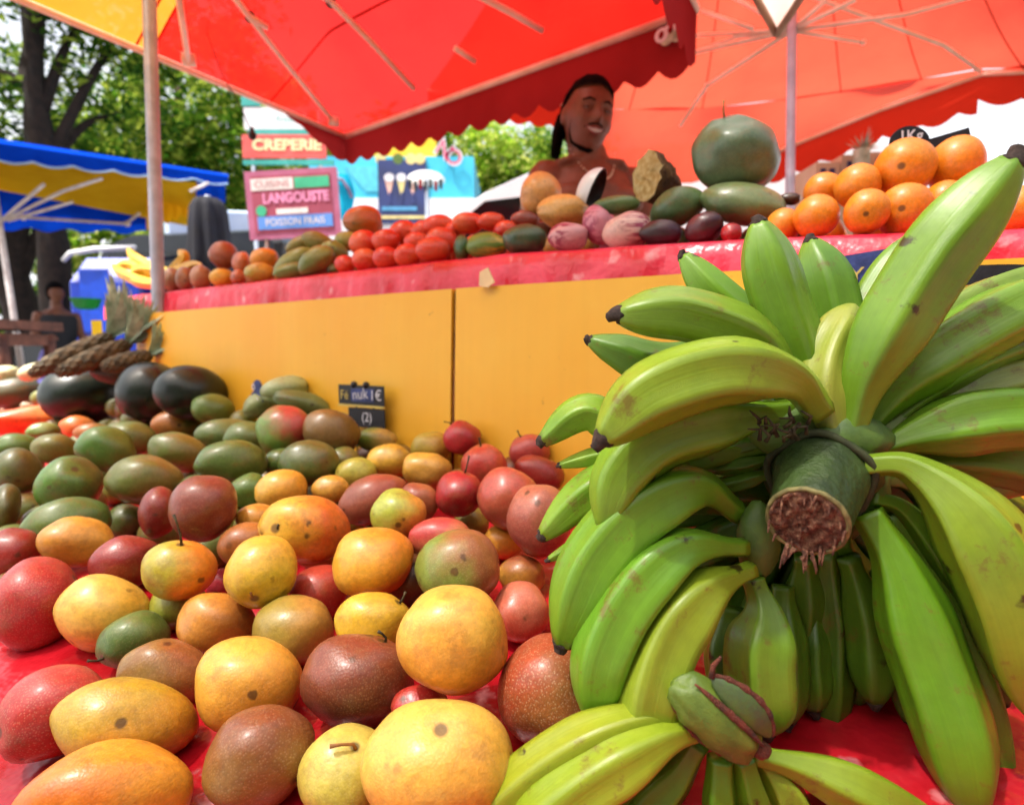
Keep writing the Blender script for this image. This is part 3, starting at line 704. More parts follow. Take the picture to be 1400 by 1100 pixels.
# --- back ones first, greens darkened for the shade inside the bunch
for i in range(26):
    an = math.radians(150+i*13.5+random.uniform(-4, 4)); L_ = 235 if 150 <= math.degrees(an) % 360 <= 235 else 300
    if 20 < math.degrees(an) % 360 < 150: L_ = 190
    if 235 < math.degrees(an) % 360 < 310: L_ = 225
    cxp, cyp = 1115, 675; c_, s_q = math.cos(an), -math.sin(an); dd0 = .475+.03*(i % 2)
    b_([(cxp+c_*40, cyp+s_q*40, dd0), (cxp+c_*L_*.45, cyp+s_q*L_*.45, dd0+.01), (cxp+c_*L_*.8-s_q*12, cyp+s_q*L_*.8, dd0+.02), (cxp+c_*L_-s_q*20, cyp+s_q*L_+12, dd0+.015)], 66, ca='#5c8428', cb='#4c7422', ridge=random.random(), neck=.5, n=22, tip=False)
b_([(1125,560,.44),(1140,470,.45),(1128,395,.455),(1108,330,.46)], 76, ca='#7aa83c', cb='#6c9a34', ridge=.2, neck=.6)
b_([(1120,560,.43),(1085,470,.43),(1055,380,.425),(1036,304,.42)], 82, ca='#86b43c', cb='#78a834', ridge=.5, neck=.6)
b_([(1100,560,.45),(1040,460,.46),(975,400,.465),(934,350,.47)], 60, ca='#86b43c', ridge=.3)
b_([(1100,560,.44),(1010,500,.45),(900,500,.45),(842,480,.45),(806,465,.45)], 68, ca='#6f9c30', cb='#5f8c28', ridge=.3, tipr=.25)
b_([(1090,530,.42),(1040,470,.42),(940,432,.415),(845,430,.41)], 80, ca='#86a83a', cb='#88ac3c', ridge=.5, tipr=.34)
b_([(1180,590,.43),(1240,480,.44),(1330,425,.44),(1460,370,.44)], 78, ca='#9cb450', cb='#8cac44', ridge=.4)
b_([(1190,600,.42),(1270,560,.43),(1380,520,.43),(1500,500,.43)], 60, ca='#9cb450', cb='#a0a850', ridge=.4)
b_([(1140,600,.41),(1128,540,.41),(1136,480,.42),(1165,420,.43)], 70, ca='#b0b850', cb='#a8b848', ridge=.1, neck=.8, tip=False)
b_([(1050,575,.45),(960,585,.46),(860,590,.46),(800,565,.46),(742,603,.46)], 58, ca='#90b83c', cb='#6fa028', ridge=.25, tipr=.36)
b_([(1050,600,.45),(940,610,.46),(830,622,.46),(765,636,.46)], 32, ca='#9cc048', ridge=.2)
b_([(1050,610,.44),(930,630,.45),(820,665,.45),(742,732,.45)], 64, ca='#90b83c', cb='#74a430', ridge=.35, tipr=.34)
b_([(1020,640,.46),(900,690,.47),(820,730,.47),(750,765,.47)], 28, ca='#98bc44', ridge=.2)
# inner ones, the bunch's own shade put into darker greens
for (pts, w) in (([(1070,600,.43),(1020,608,.44),(970,618,.45),(930,626,.46)], 26), ([(1060,625,.43),(1010,636,.44),(965,640,.45)], 24), ([(1060,645,.43),(1010,660,.44),(975,668,.45)], 24),
                 ([(1075,585,.43),(1030,588,.44),(960,596,.45)], 24), ([(1140,730,.44),(1170,800,.46),(1215,880,.48),(1235,930,.49)], 84), ([(1130,750,.44),(1135,850,.45),(1135,930,.45),(1135,1000,.45)], 62),
                 ([(1100,760,.44),(1098,830,.45),(1088,905,.46)], 60), ([(1160,760,.43),(1188,850,.43),(1196,960,.425)], 66), ([(1070,800,.435),(1072,880,.43),(1078,985,.425)], 62), ([(1200,780,.44),(1235,880,.435),(1245,985,.43)], 60), ([(1110,820,.45),(1105,900,.445),(1112,970,.44)], 60), ([(1000,830,.46),(1000,900,.455),(1010,970,.45)], 80), ([(1250,800,.45),(1290,900,.44),(1350,990,.43)], 66), ([(1150,820,.47),(1160,900,.465),(1165,960,.46)], 80), ([(1040,800,.47),(1040,880,.465),(1045,960,.46)], 80), ([(1210,640,.42),(1260,650,.43),(1330,690,.43),(1420,760,.43)], 44),
                 ([(1205,655,.41),(1250,668,.42),(1310,740,.42),(1360,850,.42)], 40)):
    b_(pts, w, ca='#648c2c', cb='#547c26', ridge=random.random(), tipr=.35, neck=.5, n=24)
# right side
b_([(1182,615,.43),(1285,515,.43),(1390,462,.43),(1500,430,.43)], 74, ca='#86b03c', cb='#76a034', ridge=.5, neck=.35)
b_([(1190,650,.43),(1290,628,.43),(1400,640,.43),(1500,690,.43)], 70, ca='#7ca438', cb='#6c982e', ridge=.3, neck=.35)
b_([(1150,590,.44),(1170,480,.445),(1215,390,.45),(1262,320,.45)], 74, ca='#86b03c', cb='#78a436', ridge=.2, neck=.4)
b_([(1170,610,.42),(1235,520,.42),(1330,455,.415),(1460,385,.41)], 92, ca='#8cb83c', cb='#78a830', ridge=.55, neck=.3)
b_([(1185,622,.41),(1260,592,.405),(1370,570,.40),(1500,575,.40)], 92, ca='#88b438', cb='#7cb034', ridge=.45, neck=.3)
b_([(1190,680,.40),(1240,700,.40),(1310,790,.40),(1352,870,.40),(1372,960,.41)], 56, ca='#5f8c28', cb='#4f7c20', ridge=.4)
b_([(1215,700,.41),(1280,820,.41),(1335,950,.40),(1368,1110,.40)], 66, ca='#74a038', cb='#64902c', ridge=.3, neck=.5)
b_([(1185,700,.40),(1225,770,.39),(1262,880,.385),(1300,990,.375),(1328,1105,.37)], 108, ca='#74ac30', cb='#6ca02c', ridge=.55, neck=.45, tipr=.4)
b_([(1180,636,.39),(1245,640,.38),(1325,710,.365),(1385,830,.36),(1425,980,.37)], 116, ca='#9cb83e', cb='#8cac36', ridge=.62, neck=.30)
b_([(1160,600,.405),(1190,500,.395),(1268,365,.38),(1330,285,.37),(1384,222,.36)], 104, ca='#84b038', cb='#74a030', ridge=.12, neck=.42, tipr=.34)
# left side
b_([(1030,790,.41),(1045,840,.405),(1040,910,.40),(1048,1000,.40)], 92, ca='#88b03c', cb='#78a032', ridge=.2, neck=.35)
b_([(1010,702,.425),(955,668,.41),(880,700,.40),(815,770,.40),(768,880,.40)], 98, ca='#80b038', cb='#74a430', ridge=.45, neck=.36)
b_([(1085,560,.42),(1000,575,.41),(905,600,.40),(850,650,.395),(826,722,.39)], 92, ca='#86ac38', cb='#84b034', ridge=.55, neck=.4, tipr=.26)
b_([(1018,748,.40),(935,752,.385),(868,815,.38),(825,900,.38),(812,985,.385)], 96, ca='#7cb038', cb='#74a834', ridge=.5, neck=.3)
b_([(1028,778,.395),(965,808,.38),(915,868,.375),(886,950,.37),(880,1020,.375)], 100, ca='#9cb03a', cb='#94a834', ridge=.25, neck=.28)
b_([(1120,560,.40),(1080,520,.385),(990,508,.37),(890,540,.36),(824,600,.355)], 98, ca='#9cb83e', cb='#90b038', ridge=.62, neck=.5, tipr=.32)
# stalk
M_stalk = plain('green_stalk', '#3e5424', .5, c2='#28381a', sc=25, bump=.3)
def cut_mat():
    m, nt, N, L, b = newmat('cut_fibre'); tc = N.new('ShaderNodeTexCoord').outputs['Object']
    n = noi(N, L, tc, 180, 6, .75); r = ramp(N, [(.32, hexc('#3a2018')), (.5, hexc('#84523e')), (.66, hexc('#c0906c'))]); L.new(n.outputs[0], r.inputs[0]); L.new(r.outputs[0], b.inputs['Base Color'])
    bp = N.new('ShaderNodeBump'); bp.inputs['Strength'].default_value = 1; bp.inputs['Distance'].default_value = .006; L.new(n.outputs[0], bp.inputs['Height']); L.new(bp.outputs[0], b.inputs['Normal']); b.inputs['Roughness'].default_value = .9
    return m
M_cut = cut_mat()
c0, c1, c2, c3 = PD(1103, 712, .395), PD(1116, 672, .425), PD(1122, 640, .46), PD(1130, 640, .53)
k = .40/FPX
mb = MB(); mb.tube([c0, c0.lerp(c1, .3), c1, c1.lerp(c2, .6), c2, c3], [48*k, 52*k, 57*k, 68*k, 86*k, 70*k], 40, cap=False)
for i, v in enumerate(mb.V): mb.V[i] = v+(v-c1).normalized()*noise.noise(v*60)*.003
mb.build('stalk', M_stalk, bunch)
rg_ = []; axr = (c1-c2).normalized(); e1_ = axr.orthogonal().normalized(); e2_ = axr.cross(e1_); cr_ = c1.lerp(c2, .55)
for i in range(49): an = 2*PI*i/48; rg_.append(cr_+(e1_*math.cos(an)+e2_*math.sin(an))*(71+3*math.sin(an*5))*k)
mb = MB(); mb.tube(rg_, .0030, 8, cap=False); mb.build('leaf_scar_ring', plain('ring_brown', '#3c4424', .8, c2='#2c3018', sc=90), bunch)
# cut face: rough disc
ax = (c0-c1).normalized(); ex = ax.orthogonal().normalized(); ey = ax.cross(ex); V = [c0+ax*.002]; F = []
nr, na = 14, 48
for i in range(1, nr+1):
    for j in range(na):
        an = 2*PI*j/na; rr = 48.5*k*i/nr; q = c0+ex*math.cos(an)*rr+ey*math.sin(an)*rr
        q += ax*(.004*noise.noise(q*160)+.003*noise.noise(q*420)+.002 if i < nr else -.001); V.append(q)
for j in range(na): F.append([0, 1+j, 1+(j+1) % na])
for i in range(nr-1):
    for j in range(na): F.append([1+i*na+j, 1+(i+1)*na+j, 1+(i+1)*na+(j+1) % na, 1+i*na+(j+1) % na])
mb = MB(); mb.add(V, F)
for q in range(30):   # torn fibres round the lower rim
    an = random.uniform(0, 2*PI); o_ = c0+(ex*math.cos(an)+ey*math.sin(an))*48*k*random.uniform(.75, 1.0)
    if q < 14: an2 = random.uniform(-2.3, -.8); o_ = c0+(RT*math.cos(an2)+UPV*math.sin(an2))*48*k*random.uniform(.8, 1.02)
    d = ax*.006+Vector((random.uniform(-1, 1), 0, random.uniform(-1.6, .1)))*.004*(1.5 if q < 14 else .7); mb.tube([o_, o_+d*.6, o_+d+Vector((0, 0, -.003))], [.0013, .001, .0005], 5)
mb.build('cut_end', M_cut, bunch)
mb = MB(); mb.tube([c0+(ex*math.cos(2*PI*i/40)+ey*math.sin(2*PI*i/40))*49*k+ax*(.0006*math.sin(i*2.1)) for i in range(41)], .0019, 7, cap=False); mb.build('cut_rim', plain('cut_rim_tan', '#8c8450', .7, c2='#5c5430', sc=120), bunch)
# collar pads where the hands join
M_pad = plain('hand_pad', '#5c7a30', .5, c2='#44602a', sc=40, bump=.1)
mb = MB()
for (px, py, d, r) in ((1036,738,.455,(30,56,26)), (1165,600,.445,(58,34,26)), (1085,590,.46,(70,36,26)), (1185,665,.45,(30,46,26)), (1110,600,.475,(80,50,30)), (1120, 690, .49, (75, 75, 40))):
    c = PD(px, py, d); mb.sph(c, (r[0]*.44/FPX, r[2]*.44/FPX, r[1]*.44/FPX), 18)
for i, v in enumerate(mb.V): mb.V[i] = v+Vector((noise.noise(v*70), noise.noise(v*70+Vector((3, 0, 0))), noise.noise(v*70+Vector((0, 7, 0)))))*.003
mb.build('hand_pads', M_pad, bunch)
# withered flower rests on the upper pad
mb = MB()
for i in range(18):
    p = PD(random.uniform(1035, 1110), random.uniform(575, 605), .42); mb.tube([p, p+Vector((random.uniform(-.006, .006), -.002, random.uniform(.003, .010))), p+Vector((random.uniform(-.010, .010), -.003, random.uniform(.004, .014)))], [.0018, .0014, .0006], 5)
mb.build('dried_bracts', M_stem, bunch)

# ---------- loose hand of bananas in front
hand = empty('banana_hand', PD(985, 1000, .40), 'loose hand of yellow green bananas, crown up, in front of the huge bunch', 'banana hand')
def H(pts, w, **k): return banana(hand, pts, w, **k)
H([(1030,1030,.40),(1100,1050,.40),(1190,1090,.40),(1290,1150,.42)], 74, ca='#94ac34', cb='#98b038', ridge=.3, neck=.4)
H([(1040,1035,.405),(1075,1090,.405),(1110,1170,.41)], 60, ca='#a4b83c', cb='#8cac38', ridge=.4, neck=.45, tip=False)
H([(1015,1035,.40),(1030,1095,.40),(1050,1180,.41)], 50, ca='#6c9c2c', cb='#609428', ridge=.2, neck=.7, tip=False)
H([(985,1035,.40),(985,1095,.40),(990,1180,.41)], 50, ca='#6ca02c', cb='#609428', ridge=.5, neck=.75, tip=False)
H([(955,1015,.41),(925,1060,.415),(880,1110,.42),(850,1180,.43)], 60, ca='#7aa430', cb='#6c9c2c', ridge=.4, neck=.55, tip=False)
H([(940,1000,.42),(890,1035,.425),(840,1090,.43),(800,1160,.44)], 44, ca='#a8b440', cb='#98a83c', ridge=.1, neck=.5, tip=False)
H([(950,995,.395),(895,1015,.385),(800,1070,.38),(700,1150,.38)], 92, ca='#acbc3c', cb='#98b034', ridge=.12, neck=.42, tip=False)
H([(948,985,.40),(880,985,.395),(790,1022,.395),(700,1085,.40),(640,1150,.41)], 78, ca='#a8b438', cb='#9cac34', ridge=.15, neck=.45, tip=False)
# crown cushion
V = []; F = []; n = 48; m_ = 22; cc_ = PD(984, 972, .385); kk_ = .385/FPX
rot = math.radians(-42); A = (RT*math.cos(rot)+UPV*math.sin(rot)); Bv_ = (UPV*math.cos(rot)-RT*math.sin(rot)); T_ = -FWD
for i in range(m_+1):
    th = PI*i/m_
    for j in range(n):
        ph = 2*PI*j/n; x = math.cos(th); rr_ = math.sin(th); y = rr_*math.cos(ph); z = rr_*math.sin(ph)
        q = Vector((x, y, z)); y2 = y*(1+.35*x*x)
        # scooped groove across the face
        gr = 0
        lob = 1+.05*math.sin(x*11)*max(0, -y)
        V.append(cc_+A*(x*74*kk_)+Bv_*((y2-.28)*36*kk_*lob)+T_*((z-gr)*34*kk_)+A*noise.noise(q*3)*.004)
F = [[i*n+j, (i+1)*n+j, (i+1)*n+(j+1) % n, i*n+(j+1) % n] for i in range(m_) for j in range(n)]
M_crown = plain('crown_skin', '#687e2c', .5, c2='#4c6424', sc=45, bump=.12)
mb = MB(); mb.add(V, F); mb.build('crown', M_crown, hand)
# dry cut lips of the crown
M_lip = plain('crown_cut', '#7c3c28', .8, c2='#4a2c20', sc=120, bump=.6)
mb = MB(); lip = []
lip2 = []
for i in range(25):
    t = i/24; x = -.98+1.96*t; lip2.append(cc_+A*(x*73*kk_)+Bv_*((-.28-.99*math.sqrt(max(0, 1-x*x)))*36*kk_)+T_*(2*kk_))
mb.tube(lip2, [.0012+.0012*abs(math.sin(i*1.3)) for i in range(25)], 8)
gap = [cc_+A*(x_*68*kk_)+Bv_*((.20+.10*(1-x_*x_))*38*kk_)+T_*((.55+.30*(1-x_*x_))*34*kk_) for x_ in [(-.9+1.8*i/18) for i in range(19)]]
mb.tube(gap, [.0008+.0018*math.sin(PI*i/18) for i in range(19)], 8)
mb.sph(cc_+A*(71*kk_)+T_*.004, (.007, .006, .006), 12)
for i, v in enumerate(mb.V): mb.V[i] = v+Vector((noise.noise(v*300), noise.noise(v*300+Vector((5, 0, 0))), noise.noise(v*300+Vector((0, 0, 5)))))*.0006
mb.build('crown_cut_edge', M_lip, hand)

# green flap above the pad, with its dry upper rim
V = []; F = []; fc = cc_+Bv_*(26*kk_)+A*(7*kk_); n, m_ = 32, 20; rim = []
for i in range(m_+1):
    th = PI*i/m_; x = math.cos(th); wd = math.sin(th)**1.25
    for j in range(n):
        ph = 2*PI*j/n; V.append(fc+A*(x*57*kk_)+Bv_*((math.cos(ph)*wd*19+5*(1-x*x)+(4 if x < 0 else -2)*x*x)*kk_)+T_*((math.sin(ph)*wd*9+16+8*(1-x*x))*kk_))
    rim.append(fc+A*(x*57*kk_)+Bv_*((wd*19+5*(1-x*x)+(4 if x < 0 else -2)*x*x)*kk_)+T_*((17+8*(1-x*x))*kk_))
mb = MB(); mb.add(V, [[i*n+j, (i+1)*n+j, (i+1)*n+(j+1) % n, i*n+(j+1) % n] for i in range(m_) for j in range(n)]); mb.build('crown_flap', plain('flap_skin', '#50702c', .5, c2='#485838', sc=60, bump=.1), hand)
mb = MB(); mb.tube(rim, [.0008+.0022*math.sin(PI*i/m_)*(.7+.3*math.sin(i*2.2)) for i in range(m_+1)], 8); mb.tube([rim[-1]+Vector((0, 0, -.001)), rim[-1]-A*.004+Bv_*.006, rim[-1]-A*.004+Bv_*.014], [.0022, .0018, .001], 8); mb.build('dry_rim', M_lip, hand)
# ---------- goods on the counter
NB0 = len(FR)
GT = 'tomatoes heaped on the counter'
toms = [(498,333,42,38,'leftmost tomato of the upper row, under the pumpkin'),(528,330,40,34,'tomato second from the left in the upper row'),(553,320,44,38,'tomato at the peak of the left half of the heap'),(581,318,40,34,'tomato near the top, between two peaks of the heap'),
 (600,309,44,32,'topmost tomato of the heap'),(604,330,46,40,'large tomato just below the topmost one'),(472,361,30,26,'small tomato at the left foot of the heap'),(500,357,38,32,'tomato in the bottom row below the pumpkin'),(528,353,38,32,'orange red tomato in the middle of the bottom row'),
 (557,349,38,32,'tomato in the bottom row with a bright sheen'),(592,341,50,36,'broad tomato at the right end of the bottom row'),(640,305,46,30,'red tomato behind the striped melon'),(671,303,40,26,'flat red tomato on the back row above the striped melon'),(692,315,34,28,'tomato half hidden by the dark avocado'),(570,332,36,30,'tomato in the middle row of the heap'),(622,317,30,30,'tomato behind the small green courgette')]
for (x, y, w_, h_, lab) in toms: add_fruit(x, y, w_, h_, 0, 'tomato', random.choice(['#ee3a1c', '#f04424', '#e83020']), random.choice(['#f46430', '#ec4c24']), random.choice([60, 200, -60]), lab, 'C', -.05 if y > 340 else (-.085 if y > 322 else -.13), GT, n=28, speck=0, lump=.03)
for (x, y, w_, h_, ro, kd, ca, cb, ga, sv, lab, grp, kw) in [
 (306,349,42,38,0,'sapote','#b0603c','#8c4c30',-60,-.11,'brownish red round fruit on top, right of the small yellow bananas',None,{}),
 (236,384,30,34,0,'sapote','#b08058','#a06c48',0,-.05,'small tan round fruit directly right of the steel pole',None,{}),
 (253,381,28,34,0,'sapote','#b47c54','#a4704c',0,-.055,'second small tan round fruit, between the pole and the peach coloured one',None,{}),
 (275,378,32,34,0,'sapote','#c08860','#b07850',0,-.055,'peach coloured round fruit in the front row left of the yellow mango',None,{}),
 (304,381,36,26,0,MG,'#f0b830','#e8a428',0,-.05,'bright yellow mango in the front row of the counter, left of the tan ones',None,{}),
 (331,361,28,34,0,MG,'#c8643c','#d88848',0,-.085,'reddish mango beside the orange one on the counter',None,{}),
 (362,354,42,30,0,MG,'#f0a024','#e89028',0,-.10,'bright orange mango on top left of the green mangoes on the counter',None,{}),
 (356,377,44,28,0,MG,'#b8a834','#e0a030',60,-.05,'yellow green mango below the bright orange one on the counter',None,{}),
 (326,383,22,22,0,MG,'#c86038','#d07040',0,-.05,'tiny reddish mango squeezed between two yellow ones on the counter',None,{}),
 (405,358,66,34,28,MG,'#8c9438','#747c30',-60,-.10,'long olive mango slanting up to the right on the counter',None,{}),
 (401,375,58,24,10,MG,'#7c8c38','#6c7c30',0,-.05,'green mango lying flat at the cloth edge of the counter',None,{}),
 (433,362,56,34,30,MG,'#74843a','#8c8c38',60,-.055,'green mango at the right foot of the mango heap on the counter',None,{}),
 (436,332,50,28,-20,MG,'#8c8434','#a08c38',0,-.15,'olive brown mango at the back top of the heap on the counter',None,{}),
 (412,335,44,26,20,MG,'#948c38','#807c30',0,-.16,'dull olive mango at the back of the heap on the counter',None,{}),
 (457,345,40,32,-30,MG,'#90983c','#7c8838',0,-.10,'yellow green mango touching the leftmost tomatoes',None,{}),
 (440,346,36,22,0,MG,'#9c8838','#8c7c30',0,-.12,'small brown olive mango in the middle of the counter heap',None,{}),
 (475,330,36,28,0,MG,'#9a9a3c','#b09c3c',0,-.13,'pale olive mango tucked under the pumpkin',None,{}),
 (497,303,54,44,0,'pumpkin','#dc641c','#a8742c',-90,-.20,'orange pumpkin with a green underside behind the tomatoes',None,dict(ridges=8,thick=.04)),
 (632,333,24,36,0,'courgette','#2e5a24','#3c6828',0,-.05,'small dark green courgette standing between tomatoes and striped melon',None,{}),
 (666,330,58,38,0,'melon','#d0b030','#6c8c30',150,-.06,'yellow and green striped oval melon at the cloth edge',None,dict(mat=M_stripe)),
 (718,327,62,44,0,'avocado','#2c4a2c','#3c5834',100,-.06,'big dark green avocado left of the striped purple aubergines',None,{}),
 (739,270,58,70,0,'melon','#e8a85c','#d89848',0,-.20,'upright netted tan melon in front of the seller at left',None,dict(ridges=6,speck=.8)),
 (770,290,72,48,0,'melon','#e4ac58','#dca048',0,-.13,'flattened netted tan melon lying below the upright one',None,dict(ridges=7,speck=.8,thick=.045)),
 (718,300,40,24,0,'yam','#a04030','#8c3828',0,-.16,'reddish yam just left of the netted melons',None,{}),
 (777,321,56,42,0,'aubergine','#a02850','#e0a0a4',0,-.055,'small pink and purple streaked aubergine, leftmost',None,dict(mat=M_stripe)),
 (818,308,42,56,20,'aubergine','#b04068','#dc8c9c',0,-.09,'pink purple aubergine standing behind the large streaked one',None,dict(mat=M_stripe)),
 (858,312,70,52,10,'aubergine','#a83058','#ecc0b4',200,-.06,'large pale pink aubergine with purple streaks in the centre of the counter',None,dict(mat=M_stripe,n=48)),
 (905,318,60,38,0,'aubergine','#30141c','#4c2030',0,-.055,'nearly black glossy aubergine right of the large streaked one',None,dict(speck=0)),
 (964,303,58,42,24,'aubergine','#5a1c24','#3c1420',0,-.06,'dark maroon glossy aubergine below the green papayas',None,dict(speck=0)),
 (1000,311,30,28,0,'tomato','#b81c24','#a01820',0,-.055,'deep red tomato beside the dark maroon aubergine',None,{}),
 (843,280,68,26,6,'papaya','#4c6c34','#5c7838',0,-.11,'narrow green papaya above the large streaked aubergine',None,{}),
 (926,283,80,52,24,'papaya','#486838','#56703c',0,-.12,'dark green papaya under the cut yam',None,dict(dimple=0)),
 (1016,279,124,60,-8,'papaya','#7c8c54','#5c7444',200,-.13,'long pale green papaya under the huge round one',None,dict(point=.2,n=48,thick=.055)),
 (1080,272,30,18,0,'yam','#4c3028','#3c2820',0,-.16,'small dark brown yam beside the rear steel pole',None,{}),
 (1004,211,124,108,-10,'papaya','#4c6846','#647450',-30,-.17,'huge round green papaya with a cleft, towering on top of the others',None,dict(n=64,lump=.10,thick=.07,bruise=.6,stem=.022,pole=(-.35,.95,.1),sdir=(-.1,1,0),stemmat='G')),
]: add_fruit(x, y, w_, h_, ro, kd, ca, cb, ga, lab, 'C', sv, grp, **kw)
GO = 'oranges stacked at the right of the counter'
for (x, y, d, sv, lab) in [(1236,231,88,-.13,'topmost big orange with a dark navel pit'),(1172,255,66,-.12,'orange left of the topmost one, bright sheen'),(1125,262,56,-.13,'orange at the left shoulder of the stack'),(1306,226,84,-.15,'orange right of the topmost one, behind the tall banana'),
   (1116,299,64,-.055,'orange at the left of the bottom row'),(1071,303,50,-.06,'leftmost small orange at the foot of the stack'),(1184,301,66,-.055,'orange in the bottom row with a green navel spot'),(1236,293,80,-.06,'orange in the bottom row right of the spotted one'),(1392,288,70,-.07,'orange peeping out right of the tall banana'),(1290,280,70,-.10,'orange mostly hidden behind the tall banana'),(1345,262,66,-.14,'orange behind the tall banana at the right of the stack')]:
    add_fruit(x, y, d, d*.95, 0, 'orange', '#fc8410', '#f89614', random.choice([100, 130, 80]), lab, 'C', sv, GO, n=36, speck=.5, lump=.02, pole={1236: (-.1, .1, 1), 1184: (0, -.1, 1)}.get(x, (0, -1, 0)))
for f in FR[NB0:]:
    if f['kw'].get('stemmat') == 'G': f['kw']['stemmat'] = M_pad
cf = FR[NB0:]
relax(cf, 40)
for f in cf:
    a, b = dims(f); lo = f['p'].z-max(b if abs(f['rot']) < 20 else (a+b)/2, .008)
    if -.075 < s_of(f['p']) and abs(lo-(ZCt(t_of(f['p']))+.002)) < .04: f['p'].z -= lo-(ZCt(t_of(f['p']))+.002)
for f in cf: make_fruit(f)
ctr2 = [(f['p'], min(.05, sum(dims(f))/2), f) for f in cf]; fill2 = []
random.seed(17); s_ = -.085
while s_ > -.27:
    t = tR+.03
    while t < tL+.08:
        for lay in (0, 1):
            rr = random.uniform(.024, .029); q = ST(s_-lay*.012, t+lay*.02, ZCt(t)+rr+.003+lay*.04)
            near = [c for c in ctr2 if abs(t_of(c[0])-t) < .055 and s_of(c[0]) > s_-.04]
            if not near: continue
            if q.z > max(c[0].z for c in near)-.012: continue
            if any((c[0]-q).length < (c[1]+rr)*.88 for c in ctr2) or any((c[0]-q).length < (c[1]+rr)*.9 for c in fill2): continue
            fill2.append((q, rr, min(near, key=lambda c: (c[0]-q).length)[2]))
        t += .062
    s_ -= .065
if DEBUG: print('FILL2', len(fill2))
fl = {}
for (q, rr, nf) in fill2:
    kd = nf['kind'] if nf['kind'] in ('tomato', 'orange', 'mango', 'papaya', 'aubergine', 'sapote') else 'mango'
    if kd not in fl:
        V = []; n = 18
        for i in range(10):
            for j in range(n):
                v = Vector((math.sin(PI*i/9)*math.cos(2*PI*j/n), math.sin(PI*i/9)*math.sin(2*PI*j/n), math.cos(PI*i/9))); V.append(v*.025*(1+.05*noise.noise(v*1.3)))
        fl[kd] = mesh_obj(kd, V, [[i*n+j, (i+1)*n+j, (i+1)*n+(j+1) % n, i*n+(j+1) % n] for i in range(9) for j in range(n)], M_fruit); o = fl[kd]
    else: o = fl[kd].copy(); COL.objects.link(o)
    o.location = q; k_ = rr/.025; o.scale = (k_, k_, k_); o['cola'] = hexc(nf['ca']); o['colb'] = hexc(nf['cb']); o['gdir'] = [random.uniform(-1, 1), 0., .4]; o['pdir'] = [0., 0., -1.]; o['speck'] = .2; o['bruise'] = .3
    tag(o, 'shaded %s in the second row of the counter, hidden behind the front fruit' % kd, kd, '%s fruit behind the front row of the counter' % kd)
# hidden supports of the counter heap: smaller fruit and crates behind the front row
def crate(c, t, s, h, w_, d_, lab):
    cr = empty('crate', ST(s, t, ZC+.003), lab, 'crate'); R = Matrix.Rotation(ang, 3, 'Z')
    for k in range(3):
        for sg in (-1, 1):
            mb = MB(); mb.box(Vector(cr.location)+R @ Vector((sg*d_/2, 0, h*(k+.5)/3)), (.008, w_, h/3-.01), R=R); mb.build('side_slat', M_wood, cr, smooth=False)
            mb = MB(); mb.box(Vector(cr.location)+R @ Vector((0, sg*w_/2, h*(k+.5)/3)), (d_-.02, .008, h/3-.01), R=R); mb.build('end_slat', M_wood, cr, smooth=False)
    mb = MB(); mb.box(Vector(cr.location)+Vector((0, 0, h-.004)), (d_-.02, w_-.02, .006), R=R); mb.build('lid', M_wood, cr, smooth=False)
# yellow bananas at the left end of the counter
yb = empty('banana_hand', Ps(205, 385, -.1), 'small hand of ripe yellow bananas at the far left end of the counter', 'banana hand')
def Y(pts, w_, **k): 
    return banana(yb, [(a, b, depth(Ps(a, b, s_))) for a, b, s_ in pts], w_, ca='#f0c030', cb='#e8b028', n=16, **k)
for p_, w_ in (([(240,384,-.06),(200,386,-.05),(168,374,-.06),(154,362,-.07)], 15), ([(240,380,-.08),(205,376,-.08),(178,362,-.09),(158,364,-.09)], 15), ([(238,372,-.1),(205,364,-.1),(184,352,-.1),(175,340,-.1)], 15),
              ([(235,388,-.05),(215,389,-.045),(190,386,-.045),(178,380,-.05)], 14), ([(225,378,-.1),(240,366,-.1),(252,352,-.1),(245,343,-.11)], 14), ([(225,382,-.09),(250,368,-.09),(268,362,-.09),(276,364,-.09)], 14), ([(228,386,-.07),(214,372,-.07),(195,368,-.07),(180,372,-.07)], 15)): Y(p_, w_, neck=.5)
# cut yam
c = Ps(892, 245, -.15); k_ = depth(c)/FPX
cy = empty('cut_yam', c, 'cut root with a pale yellow face and brown bark, on the green papayas', 'yam')
ax = (Vector((-.80, -.55, .1))).normalized(); ex = ax.cross(Vector((0, 0, 1))).normalized(); ey = ex.cross(ax)
V = []; F = []; na, nr = 28, 12
for i in range(nr+1):
    for j in range(na):
        an = 2*PI*j/na; t = i/nr; rr = (33-20*t**2)*k_*(1+.12*noise.noise(Vector((math.cos(an)*1.5, math.sin(an)*1.5, t*3)))); q = c+ax*(12-60*t)*k_+(ex*math.cos(an)*.78+ey*math.sin(an))*rr
        V.append(q+Vector((noise.noise(q*140), noise.noise(q*140+Vector((9, 0, 0))), noise.noise(q*140+Vector((0, 9, 0)))))*.006)
F = [[i*na+j, i*na+(j+1) % na, (i+1)*na+(j+1) % na, (i+1)*na+j] for i in range(nr) for j in range(na)]+[[nr*na+j for j in range(na)]]
mb = MB(); mb.add(V, F); mb.build('bark', plain('yam_bark', '#8c6438', .9, c2='#4c3018', sc=50, bump=1), cy)
V2 = [c+ax*13*k_]; 
for i in range(1, 9):
    for j in range(na):
        q = (V[j]-(c+ax*12*k_))*(i/8)+c+ax*12*k_; V2.append(q+ax*.003*noise.noise(q*200))
F2 = [[0, 1+j, 1+(j+1) % na] for j in range(na)]+[[1+i*na+j, 1+(i+1)*na+j, 1+(i+1)*na+(j+1) % na, 1+i*na+(j+1) % na] for i in range(7) for j in range(na)]
